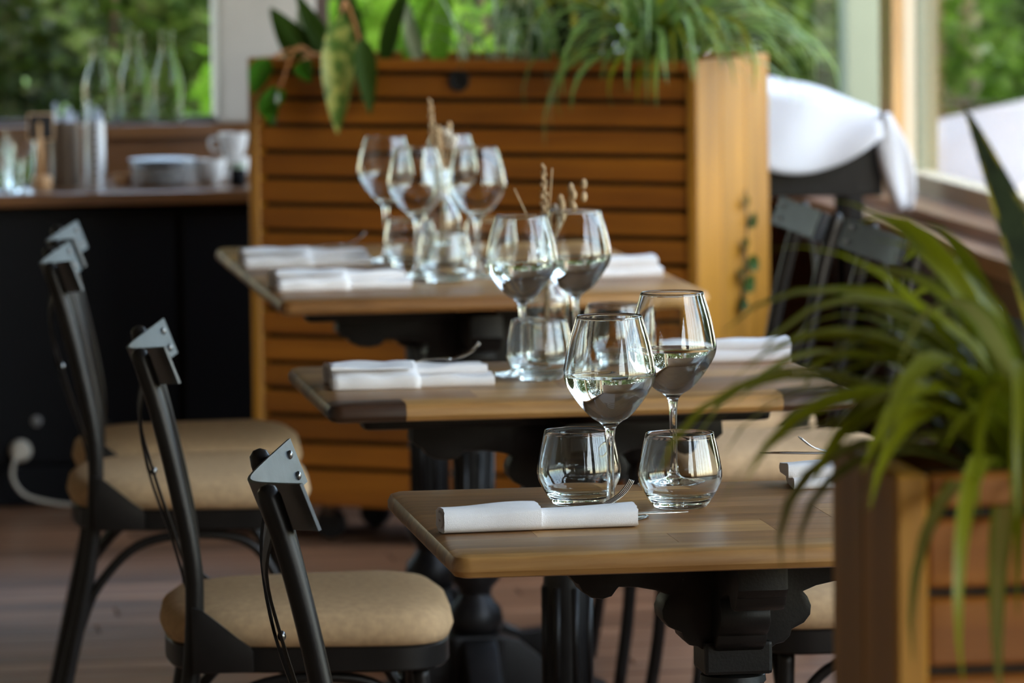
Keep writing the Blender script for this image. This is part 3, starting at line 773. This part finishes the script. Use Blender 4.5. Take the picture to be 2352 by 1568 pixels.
# ------------------------------------------------------------------ plants
def blade(base, az, el, L, w, droop, n=9, fold=.22, tw=0, tipsharp=.75, wmin=.35, tw0=0):
    V, UV, F = [], [], []
    p = Vector(base); e = el
    for i in range(n + 1):
        t = i / n
        d = Vector((math.cos(e) * math.cos(az), math.cos(e) * math.sin(az), math.sin(e)))
        side = Vector((-math.sin(az), math.cos(az), 0)); nrm = d.cross(side) * -1
        ca, sa = math.cos(tw0 + tw * t), math.sin(tw0 + tw * t); side2 = side * ca + nrm * sa
        ww = w / 2 * (wmin + (1 - wmin) * math.sin(min(1, t / .45) * PI / 2)) * (1 - max(0, (t - (1 - tipsharp)) / tipsharp) ** 1.8) + .0004
        for u, lift in ((-1, fold), (0, 0), (1, fold)):
            V.append(p + side2 * ww * u + nrm * ww * lift * -1); UV.append(((u + 1) / 2, t))
        p = p + d * (L / n); e -= droop / n * (.5 + 1.2 * t)
    for i in range(n):
        for j in range(2): F.append([i * 3 + j, i * 3 + j + 1, i * 3 + 4 + j, i * 3 + 3 + j])
    return V, F, UV
def add_blade(t, name, mat, *a, **k):
    V, F, UV = blade(*a, **k); return obj(name, (V, F), mat, t, smooth=True, uv=UV)
def oval_leaf(base, d, nrm, L, w, curl=.25, n=9, m=3, wave=.0):
    V, UV, F = [], [], []
    d = Vector(d).normalized(); nrm = Vector(nrm); nrm = (nrm - d * nrm.dot(d)).normalized(); s = d.cross(nrm)
    for i in range(n + 1):
        t = i / n; ww = w / 2 * math.sin(PI * t ** .75) ** .75 * (1 - .15 * t) + .0003
        for j in range(-m, m + 1):
            u = j / m
            V.append(Vector(base) + d * (L * t) + s * ww * u + nrm * (-curl * L * t * t * .5 + .18 * ww * u * u * 2 + wave * ww * math.sin(9 * t + 3 * u)))
            UV.append(((u + 1) / 2, t))
    q = 2 * m + 1
    for i in range(n):
        for j in range(q - 1): F.append([i * q + j, i * q + j + 1, (i + 1) * q + j + 1, (i + 1) * q + j])
    return V, F, UV
def add_oval(t, name, mat, *a, **k):
    V, F, UV = oval_leaf(*a, **k); return obj(name, (V, F), mat, t, smooth=True, uv=UV)

# near spider plant, arching out of the near planter
r = random.Random(21)
sp = thing('spider_plant', 'spider plant with long arching green leaves in the near planter', 'plant', (NPX + .122, NPY + .115, 1.005), 0)
def spb(az, el, L, w, droop, mat=None, tw=0, b=None):
    b = b or (r.uniform(-.02, .02), r.uniform(-.02, .02), 0)
    add_blade(sp, 'leaf', mat or r.choice([L_SPI, L_SPI, L_SPIP]), b, az, el, L, w, droop, n=10, tw=tw)
for k in range(58):                                                  # fanning out over the table side
    spb(math.radians(180 + r.uniform(-80, 60)), math.radians(r.uniform(38, 88)), r.uniform(.19, .33), r.uniform(.017, .027), r.uniform(1.3, 2.7), tw=r.uniform(-.8, .8))
for k in range(14):                                                  # hanging over the front
    spb(math.radians(r.uniform(225, 315)), math.radians(r.uniform(15, 70)), r.uniform(.24, .36), r.uniform(.014, .022), r.uniform(2.2, 3.4), tw=r.uniform(-.8, .8))
for k in range(26):                                                  # the rest of the crown
    spb(math.radians(r.uniform(-70, 110)), math.radians(r.uniform(25, 88)), r.uniform(.22, .36), r.uniform(.010, .016), r.uniform(1.5, 2.9), tw=r.uniform(-.8, .8))
sn = thing('snake_plant', 'dark snake plant with yellow leaf edges in the near planter', 'plant', (NPX + .190, NPY + .15, .985), 0)
for (x, y, az, el, L, w) in ((-.005, .0, 180, 75, .33, .036), (.03, .02, 180, 80, .33, .034), (.05, -.02, 20, 80, .30, .04), (.02, .03, 60, 74, .24, .036)):
    add_blade(sn, 'leaf', L_SAN, (x, y, 0), math.radians(az), math.radians(el), L, w, .15, n=9, fold=.3, tw=.3, tipsharp=.62, wmin=.6, tw0=1.3)

# plants in the back planter: helper from planter-local to world
MB = Matrix.Translation((BPX, BPY, 0)) @ Matrix.Rotation(BPR, 4, 'Z')
def bp(x, y, z=.985): p = MB @ Vector((x, y, z)); return (p.x, p.y, p.z)
r = random.Random(5)
s2 = thing('spider_plant', 'big spider plant spilling over the right end of the tall planter', 'plant', bp(.90, .13, .995), 0)
for k in range(130):
    az = math.radians(r.choice([r.uniform(200, 345), r.uniform(215, 345), r.uniform(0, 360)]))
    add_blade(s2, 'leaf', r.choice([L_SPIB, L_SPIB, L_SPI]), (r.uniform(-.05, .05), r.uniform(-.05, .05), 0), az, math.radians(r.uniform(30, 88)), r.uniform(.28, .50), r.uniform(.012, .019), r.uniform(1.8, 3.2), n=9, tw=r.uniform(-.7, .7))
gr = thing('ornamental_grass', 'fine leaved grass plant in the middle of the tall planter', 'plant', bp(.60, .15), 0)
for k in range(46):
    add_blade(gr, 'leaf', r.choice([L_SPIB, L_PAL, L_HED]), (r.uniform(-.16, .12), r.uniform(-.05, .05), 0), r.uniform(0, 6.28), math.radians(r.uniform(35, 88)), r.uniform(.18, .36), r.uniform(.006, .011), r.uniform(.8, 2.6), n=8, tw=r.uniform(-.6, .6))
s3 = thing('snake_plant', 'dark snake plant standing in the middle of the tall planter', 'plant', bp(.735, .14), 0)
for (x, y, az, el, L, w) in ((0, 0, 0, 86, .38, .075), (.045, .03, 40, 82, .34, .055), (-.03, .04, 150, 80, .33, .05)):
    add_blade(s3, 'leaf', L_SAN, (x, y, -.02), math.radians(az), math.radians(el), L, w, .1, n=8, fold=.3, tw=.25, tipsharp=.6, wmin=.55, tw0=1.3)
po = thing('variegated_plant', 'plant with mottled yellow-green leaves drooping over the tall planter', 'plant', bp(.24, .10), 0)
FN = Vector((math.sin(BPR), -math.cos(BPR), 0))                       # outward normal of the front face
R3 = Matrix.Rotation(BPR, 3, 'Z')
def lo(x, y, z): return R3 @ Vector((x, y, z))
def pot(mat, name, x, y, z, d, nrm, L, w, curl=.2, wave=.05):
    o = add_oval(po, name, mat, lo(x, y, z), lo(*d), lo(*nrm), L, w, curl=curl, wave=wave)
    return o
pot(L_POT, 'leaf', .005, -.135, .150, (.01, -.10, -1), (0.15, -1, 0), .255, .080, -.10, .06)
obj('stem', tube([lo(0, 0, -.03), lo(.0, -.05, .10), lo(.003, -.11, .175), lo(.005, -.135, .155)], .004, 8), ORS, po, smooth=True)
for (x, y, z, d, nrm, L, w, mat) in ((-.17, -.13, .055, (-.35, -.3, -.8), (0, -1, .35), .085, .060, L_GLO), (-.165, -.135, -.01, (.15, -.3, -.9), (-.2, -1, .3), .080, .062, L_GLO), (-.13, -.135, -.015, (-.8, -.3, -.55), (0, -1, .5), .075, .055, L_GLO), (-.10, -.12, .05, (.5, -.4, -.6), (.1, -1, .4), .06, .045, L_GLO),
        (-.10, -.02, .03, (-.25, -.3, .95), (0, -1, .2), .15, .055, L_PAL), (-.06, -.04, .02, (-.7, -.2, .75), (.1, -1, .3), .20, .045, L_HED), (-.05, -.03, .03, (-.45, -.25, .85), (.2, -1, .1), .19, .05, L_HED), (-.02, 0, .02, (-.15, -.1, 1), (.3, -1, 0), .22, .06, L_HED),
        (.05, -.03, .03, (.35, -.2, .9), (-.3, -1, 0), .22, .055, L_HED), (.10, -.02, .02, (.3, 0, .95), (-.2, -1, 0), .18, .045, L_HEB), (-.14, -.01, .02, (-.55, 0, .8), (0, -1, .2), .17, .045, L_HED), (.035, -.10, .10, (.25, -.3, -.9), (.5, -.8, .1), .17, .050, L_HED), (.16, 0, .02, (.1, .1, 1), (.3, -1, 0), .22, .05, L_HEB), (.14, -.03, .03, (-.2, -.1, .9), (.1, -1, 0), .16, .04, L_PAL)):
    pot(mat, 'leaf', x, y, z, d, nrm, L, w)
for (a, b, c) in (((-.05, 0, -.03), (-.12, -.08, .07), (-.17, -.13, .055)), ((-.05, 0, -.03), (-.11, -.10, .08), (-.145, -.137, -.01)), ((-.02, 0, -.03), (-.08, -.07, .06), (-.10, -.12, .05))):
    obj('stem', tube([lo(*a), lo(*b), lo(*c)], .0035, 8), ORS, po, smooth=True)
iv = thing('ivy_sprig', 'small green ivy sprig clinging to the planter end boards', 'plant', bp(BPW + .001, .25, .60), 0)
IN = lo(1, 0, 0)
obj('stem', tube([lo(.003, -.03, -.10), lo(.004, -.01, 0), lo(.004, .01, .09), lo(.004, .0, .16)], .0018, 6), BARK, iv, smooth=True)
for (y, z, dy, dz, L) in ((-.02, -.05, .8, .5, .05), (-.02, -.02, -.8, .2, .045), (.0, .0, .9, .1, .05), (.0, .03, -.8, .6, .045), (.01, .08, .6, .7, .04), (0, .12, -.5, .8, .035), (-.01, -.07, -.9, -.3, .05)):
    add_oval(iv, 'leaf', L_HED, lo(.006, y, z), lo(.25, dy, dz), lo(1, 0, .2), L, L * .75)

# ------------------------------------------------------------------ counter along the back and what stands on it
ct = thing('service_counter', 'long black-fronted service counter with a wooden top at the back left', 'counter', (0, 12.3, 0), 0)
obj('body', box(-1.68, 1.66, .05, .66, .004, .68, .002), BLKP, ct)
obj('plinth', box(-1.68, 1.66, .035, .05, .004, .09, .002), BLKP, ct)
obj('worktop', box(-1.69, 1.68, -.01, .665, .685, .715, .006), CNTW, ct)
for k in range(5): obj('door_panel', box(-1.66 + .66 * k, -1.02 + .66 * k, .034, .0495, .10, .665, .003), BLKP, ct)
CZ = .7155
def cyl_holder(label, x, y, rr, h, mat, slots, group):
    t = thing('cutlery_holder', label, 'holder', (x, y, CZ), 0, group)
    obj('tube', lathe([(0, 0), (rr, 0), (rr, h), (rr - .003, h), (rr - .003, .004), (0, .004)], 28), mat, t, auto=40)
    for k in range(slots):
        z = h * (.12 + .78 * k / max(1, slots - 1))
        obj('slot', xf(box(-rr * .30, rr * .30, -.001, .001, -.0018, .0018), Matrix.Translation((-rr * .12, -rr * .985, z)) @ Matrix.Rotation(-.1, 4, 'Z')), BLKP, t)
    for k in range(5):
        a = k * 1.3; x1, y1 = rr * .5 * math.cos(a), rr * .5 * math.sin(a)
        obj('utensil_handle', tube([(x1, y1, .006), (x1 * 1.3, y1 * 1.3, h + .02 + .012 * (k % 3))], .004, 8, smooth=False), STB, t, smooth=True)
    return t
HG = 'metal cutlery holders on the counter'
cyl_holder('slotted silver cutlery holder standing beside the stacked plates', .795, 12.50, .0235, .150, STB, 8, HG)
cyl_holder('brown metal cutlery holder behind the slotted silver one', .730, 12.56, .036, .148, BRZ, 0, HG)
ts = thing('table_sign', 'small slate table sign on a wooden stick', 'sign', (.672, 12.50, CZ), 0)
obj('base', lathe([(0, 0), (.020, 0), (.023, .008), (.023, .022), (.020, .028), (0, .028)], 20), PALEW, ts, auto=40)
obj('stick', tube([(-.004, 0, .026), (-.004, 0, .15)], .009, 8, smooth=False), PALEW, ts, smooth=True)
obj('slate', box(-.027, .027, -.007, .006, .112, .168, .003), SLATE, ts)
obj('frame', box(-.030, .030, -.0045, .0045, .109, .171, .003), PALEW, ts)
wb2 = tag(obj('wooden_pot', lathe([(0, 0), (.018, 0), (.021, .004), (.022, .026), (.019, .026), (.018, .006), (0, .006)], 20), PALEW, None, auto=40, loc=(.860, 12.53, CZ)), 'small pale wooden pot between holder and plates', 'pot')
for k in range(9):
    R_ = .078 - .002 * (k % 2)
    p = obj('plate', lathe([(0, 0), (R_ * .55, 0), (R_ * .62, .0015), (R_, .0065), (R_, .008), (R_ * .6, .004), (0, .0035)], 40), WHT if k < 6 else STB, None, auto=40, loc=(.955 + .004 * math.sin(k * 2.1), 12.52 + .003 * math.cos(k * 1.7), CZ + .0065 * k))
    tag(p, ['bottom plate of the stack on the counter', 'second plate from the bottom of the stack', 'third plate from the bottom of the stack', 'fourth plate from the bottom of the stack', 'middle plate of the stack on the counter', 'fourth plate from the top of the stack', 'third plate from the top of the stack', 'second plate from the top of the stack', 'topmost plate of the stack on the counter'][k], 'plate', 'stacked plates on the counter')
def cup(label, loc, rz=0):
    t = thing('coffee_cup', label, 'cup', loc, rz, 'white cups on the counter')
    obj('bowl', lathe([(0, 0), (.020, 0), (.022, .003), (.029, .018), (.034, .040), (.0355, .056), (.033, .056), (.031, .040), (.026, .020), (.018, .006), (0, .005)], 28), WHT, t, auto=50)
    obj('handle', tube([(.033, 0, .045), (.050, 0, .044), (.054, 0, .030), (.046, 0, .016), (.030, 0, .016)], .0038, 8), WHT, t, smooth=True)
    return t
c1 = cup('white coffee cup on the counter beside the plate stack', (1.062, 12.52, CZ), 2.6)
dup(c1, 'white coffee cup on the counter nearest the slatted planter', (1.125, 12.60, CZ), 4.0)
dup(c1, 'white coffee cup stacked on top of the cup by the planter', (1.122, 12.60, CZ + .0555), 3.1)
jar = thing('sauce_jar', 'small dark jar with a pale lid by the planter corner', 'jar', (1.118, 12.43, CZ), 0)
obj('body', lathe([(0, 0), (.016, 0), (.018, .004), (.018, .034), (.015, .040), (0, .040)], 20), BLKP, jar, auto=40)
obj('lid', lathe([(0, .040), (.0165, .040), (.0165, .052), (0, .054)], 20), plain('mint_lid', (.42, .52, .38), .3), jar, auto=40)
CAR = [(0, 0), (.034, 0), (.037, .004), (.038, .09), (.034, .12), (.020, .155), (.015, .18), (.017, .215), (.0185, .22), (.0165, .22), (.0130, .18), (.018, .155), (.031, .12), (.035, .09), (.034, .010), (0, .008)]
cf = obj('glass_carafe', lathe(CAR, 32), glassmat('smoky_glass', 1.2, (.93, .94, .93)), None, auto=50, loc=(1.005, 13.03, .8325)); tag(cf, 'tall clear carafe on the back ledge, nearest the pillar', 'carafe', 'glass carafes on the back ledge')
for k, (x, lab) in enumerate(((.925, 'tall clear carafe on the back ledge, second from the pillar'), (.84, 'tall clear carafe on the back ledge, third from the pillar'))):
    o = cf.copy(); COL.objects.link(o); o.location = (x, 13.04, .8325); o['label'] = lab; o.scale = (1, 1, 1 - .06 * k)
def jug(label, x, y, s=1.0):
    t = thing('water_glass', label, 'glass', (x, y, CZ), 0, 'clear glasses at the counter end')
    obj('glass', lathe([(0, 0), (.026 * s, 0), (.029 * s, .003), (.036 * s, .11 * s), (.0345 * s, .11 * s), (.027 * s, .010), (0, .008)], 28), GLS, t, auto=50); return t
jug('clear glass at the far left end of the counter', .575, 12.44, 1.0)
jug('clear glass on the counter left of the slate sign', .628, 12.58, 1.15)
jug('short clear glass at the counter front edge, far left', .600, 12.36, .7)
# plug, socket and cable on the counter front
pg = thing('power_plug', 'white power plug and cable on the black counter front', 'plug', (.602, 12.334, .13), 0)
obj('plug_body', xf(lathe([(0, -.002), (.021, -.002), (.025, .006), (.025, .022), (.018, .032), (0, .034)], 24), Matrix.Rotation(PI / 2, 4, 'X')), WPL, pg, auto=40)
obj('cable', tube([(0, -.03, 0), (-.016, -.038, -.022), (-.020, -.045, -.06), (.004, -.05, -.095), (.05, -.055, -.112), (.12, -.06, -.122), (.26, -.055, -.125), (.5, -.045, -.126)], .0042, 8), WPL, pg, smooth=True)
wsk = thing('switch_button', 'small grey round switch above the plug on the counter front', 'switch', (.640, 12.334, .195), 0)
obj('button', xf(lathe([(0, 0), (.012, 0), (.012, .003), (.009, .006), (0, .007)], 20), Matrix.Rotation(PI / 2, 4, 'X')), plain('grey_button', (.22, .21, .20), .4), wsk, auto=40)

# ------------------------------------------------------------------ black side table under a white cloth
st = thing('side_table', 'black wooden side table under a white cloth behind the planter end', 'table', (2.26, 11.86, 0), math.radians(-6))
obj('top', box(-.26, .235, -.16, .18, .85, .88, .004), BLK, st)
obj('apron', box(-.25, .225, -.15, .17, .71, .848, .004), BLK, st)
for sx in (-.235, .165):
    for sy in (-.13, .14): obj('leg', box(sx - .018, sx + .018, sy - .018, sy + .018, .004, .71, .003), BLK, st)
obj('shelf', box(-.25, .15, -.14, .16, .28, .30, .003), BLK, st)
def drape():
    V, F = [], []; nx, ny = 40, 26
    for i in range(nx + 1):
        u = i / nx; x = -.42 + .64 * u
        topz = .888 + .150 * (1 - u) ** 1.1 + .030 * math.sin(PI * u) + .005 * math.sin(17 * u) + .085 * max(0, 1 - u / .5) ** .8 * (.8 + .2 * math.sin(40 * u))
        hem = .868 - .105 * math.sin(PI * min(1, max(0, (u - .40) / .62))) ** .7
        for j in range(ny + 1):
            v = j / ny
            if v < .5:                                              # from the back over the heap
                a = v / .5; y = .16 - .32 * a; z = .884 + (topz - .884) * math.sin(PI * (.12 + .70 * a)) ** .6 + .009 * math.sin(13 * u + 9 * a)
            else:
                a = (v - .5) / .5; y = -.16 - .030 * math.sin(a * PI * .5) - .011 * math.sin(19 * u + 2.5 * a); z0_ = .884 + (topz - .884) * math.sin(PI * .82) ** .6
                z = z0_ + (min(hem, z0_ - .004) - z0_) * a
            V.append(Vector((x, y, z)))
    q = ny + 1
    for i in range(nx):
        for j in range(ny): F.append([i * q + j, i * q + j + 1, (i + 1) * q + j + 1, (i + 1) * q + j])
    return V, F
wc = thing('white_cloth', 'white cloth heaped on the black side table, one corner hanging down', 'cloth', (2.26, 11.86, 0), math.radians(-6))
o = obj('drape', drape(), CLO, wc, smooth=True); md = o.modifiers.new('thickness', 'SOLIDIFY'); md.thickness = .004; md.offset = 1
V, F = [], []
for i in range(13):
    t_ = i / 12; zz = .893 - .205 * t_; ww = .016 + .030 * math.sin(min(1, t_ * 1.15) * PI * .8) * (1 if t_ < .86 else (1 - t_) / .14)
    xx = .225 + .045 * t_ ** .8
    for k in range(5):
        u = k / 4 - .5; V.append(Vector((xx + u * ww * 2 * .8, -.172 - .02 * t_ + .010 * math.sin(k * 2.2 + t_ * 2), zz - (.02 * abs(u) if t_ > .9 else 0))))
for i in range(12):
    for k in range(4): F.append([i * 5 + k, i * 5 + k + 1, i * 5 + 6 + k, i * 5 + 5 + k])
o = obj('hanging_corner', (V, F), CLO, wc, smooth=True); md = o.modifiers.new('thickness', 'SOLIDIFY'); md.thickness = .004

# ------------------------------------------------------------------ outdoors
struct(obj('ground', box(-30, 40, -30, 60, -.30, -.16), PAVE))
struct(obj('ground_lawn', box(-20, 30, 15.4, 40, -.16, -.13), LAWN))
def leafcloud(n, rx, ry, rz_, cz, size, seed):
    q = random.Random(seed); V, F, UV = [], [], []
    for k in range(n):
        while True:
            p = Vector((q.uniform(-1, 1), q.uniform(-1, 1), q.uniform(-1, 1)))
            if .45 < p.length < 1: break
        c = Vector((p.x * rx, p.y * ry, cz + p.z * rz_)) * 1.0
        d = Vector((q.uniform(-1, 1), q.uniform(-1, 1), q.uniform(-.8, .5))).normalized()
        s = d.cross(Vector((q.uniform(-1, 1), q.uniform(-1, 1), q.uniform(-1, 1)))).normalized(); L = size * q.uniform(.6, 1.3); w = L * .28
        k0 = len(V)
        nrm = d.cross(s)
        V += [c, c + d * L * .4 + s * w + nrm * w * .3, c + d * L, c + d * L * .4 - s * w + nrm * w * .3, c + d * L * .45]
        UV += [(.5, 0), (1, .4), (.5, 1), (0, .4), (.5, .45)]
        F += [[k0, k0 + 1, k0 + 4], [k0 + 1, k0 + 2, k0 + 4], [k0 + 2, k0 + 3, k0 + 4], [k0 + 3, k0, k0 + 4]]
    return V, F, UV
def shrub(label, x, y, rx, ry, h, mat, n, size, seed, z0=-.15):
    t = thing('garden_shrub', label, 'shrub', (x, y, z0), 0, 'garden shrubs outside the windows')
    V, F, UV = leafcloud(n, rx, ry, h * .48, h * .52, size, seed)
    obj('foliage', (V, F), mat, t, uv=UV, smooth=True)
    q = random.Random(seed)
    for k in range(4):
        a = k * 1.6 + q.random(); obj('stem', tube([(0.03 * math.cos(a), .03 * math.sin(a), 0), (rx * .3 * math.cos(a), ry * .3 * math.sin(a), h * .4), (rx * .55 * math.cos(a), ry * .55 * math.sin(a), h * .8)], .012, 6), BARK, t, smooth=True)
    return t
shrub('dark green shrub outside at the far left of the back window', .25, 16.2, .75, .6, 1.7, L_HEY, 2600, .10, 1)
shrub('mid green shrub outside behind the glass carafes', 1.05, 16.6, .65, .6, 1.7, L_HED, 2400, .10, 2)
shrub('sunlit green shrub outside, left of the plaster pillar', 1.36, 15.2, .16, .2, 1.15, L_HEB, 500, .09, 3)
shrub('sunlit green shrub outside behind the mottled leaves', 1.92, 15.8, .34, .35, 1.35, L_HEB, 1100, .10, 4)
shrub('green shrub outside behind the middle of the tall planter', 2.38, 16.6, .45, .5, 1.6, L_HED, 1700, .10, 5)
shrub('tall dark green shrub outside behind the spider plant', 3.05, 17.2, .55, .5, 1.7, L_HED, 1900, .10, 6)
shrub('dark green shrub outside beside the sage coloured column', 3.55, 16.4, .40, .4, 1.5, L_HED, 1300, .09, 7)
shrub('dark shrub outside beyond the white car', 4.9, 18.5, .9, .7, 1.9, L_HEY, 2600, .12, 8)
shrub('large dark shrub far outside behind the back window', .5, 19.0, 1.6, .9, 2.4, L_HEY, 3800, .15, 9)
shrub('large dark shrub far outside behind the tall planter', 2.6, 19.5, 1.5, .9, 2.4, L_HEY, 3600, .15, 10)
sg = thing('garden_column', 'sage green column outside, left of the wooden window post', 'column', (3.11, 15.0, -.16), 0)
obj('shaft', box(-.055, .055, -.06, .06, .05, 2.9, .01), SAGE, sg); obj('foot', box(-.075, .075, -.08, .08, 0, .05, .008), SAGE, sg)
tp = thing('garden_column', 'taupe column outside beyond the right window', 'column', (3.765, 16.8, -.16), 0)
obj('shaft', box(-.085, .085, -.08, .08, .06, 2.9, .01), TAUPE, tp); obj('foot', box(-.11, .11, -.105, .105, 0, .06, .008), TAUPE, tp)
tb = thing('teal_box', 'pale teal box outside behind the back window at far left', 'box', (.60, 14.6, -.16), 0)
obj('body', box(-.055, .045, -.05, .05, 0, .90, .008), TEAL, tb); obj('lid', box(-.06, .05, -.055, .055, .90, .925, .006), TEAL, tb)
# white car, nose towards the left
car = thing('parked_car', 'white car parked outside the right window, nose to the left', 'car', (3.18, 14.75, -.16), math.radians(14))
side = [(0, .30), (.03, .46), (.10, .66), (.22, .78), (.40, .86), (.80, .93), (1.15, .98), (1.75, 1.38), (2.2, 1.47), (3.0, 1.45), (3.7, 1.10), (4.05, 1.02), (4.15, .80), (4.15, .35), (3.9, .24), (.3, .22)]
V, F = [], []
ny = 8; m = len(side)
for j in range(ny + 1):
    v = -1 + 2 * j / ny; k = 1 - .06 * abs(v) ** 3
    for (a, b) in side:
        inset = .10 * abs(v) ** 4 * (1 if a < 2 else -1); V.append(Vector((a + inset, v * (.86 - (.16 if b > 1.05 else 0)), .05 + (b - .05) * (k if b > .6 else 1))))
for j in range(ny):
    for i in range(m): F.append([j * m + i, j * m + (i + 1) % m, (j + 1) * m + (i + 1) % m, (j + 1) * m + i])
F.append(list(range(m))); F.append([ny * m + i for i in range(m)][::-1])
obj('car_body', (V, F), CARW, car, auto=35)
obj('windscreen', ([Vector(p) for p in ((1.17, -.66, 1.0), (1.17, .66, 1.0), (1.74, .60, 1.375), (1.74, -.60, 1.375), (1.15, -.66, .99), (1.15, .66, .99), (1.72, .60, 1.385), (1.72, -.60, 1.385))], [[0, 1, 2, 3], [7, 6, 5, 4], [0, 4, 5, 1], [1, 5, 6, 2], [2, 6, 7, 3], [3, 7, 4, 0]]), CARG, car)
for sy in (-.85, .85):
    obj('side_window', box(1.75, 3.0, sy * .845 - .006, sy * .845 + .006, 1.05, 1.30, .004), CARG, car)
    for wx in (.75, 3.35):
        w = obj('wheel', xf(lathe([(0, -.09), (.22, -.09), (.31, -.08), (.32, -.05), (.32, .05), (.31, .08), (.22, .09), (0, .09)], 28), Matrix.Translation((wx, sy * .9, .32)) @ Matrix.Rotation(PI / 2, 4, 'X')), RUB, car, auto=40)
        obj('hubcap', xf(lathe([(0, -.1), (.19, -.1), (.2, 0), (.19, .1), (0, .1)], 20), Matrix.Translation((wx, sy * .9, .32)) @ Matrix.Rotation(PI / 2, 4, 'X')), STB, w, auto=40)
    obj('headlamp', box(.12, .30, sy * .62 - .12, sy * .62 + .12, .60, .72, .03), WHT, car)

def tree(label, x, y, h, rx, rz_, mat, n, size, seed):
    t = thing('garden_tree', label, 'tree', (x, y, -.15), 0, 'trees around the terrace')
    V, F, UV = leafcloud(n, rx, rx * .8, rz_, h - rz_, size, seed); obj('crown', (V, F), mat, t, uv=UV, smooth=True)
    obj('trunk', tube([(0, 0, 0), (.06, .03, h * .35), (-.05, .02, h * .7)], .11, 10), BARK, t, smooth=True)
for k, (x, y, h, lab) in enumerate(((-4.5, 23, 7.5, 'leafy tree far behind the left end of the back window'), (-.8, 24.5, 8, 'leafy tree far behind the service counter'), (2.8, 24, 7.5, 'leafy tree far behind the tall planter'), (6.2, 23, 7, 'leafy tree far behind the white car'), (9.5, 20, 6, 'leafy tree far off to the right of the car'), (8.5, 12.5, 3.6, 'low leafy tree beyond the long right-hand windows'), (8.0, 8.0, 3.0, 'lowest leafy tree beyond the right-hand windows'))):
    tree(lab, x, y, h, 2.5 if h > 5 else 1.6, h * .47, (L_HED, L_HEY)[k % 2], 5200, .34, 40 + k)
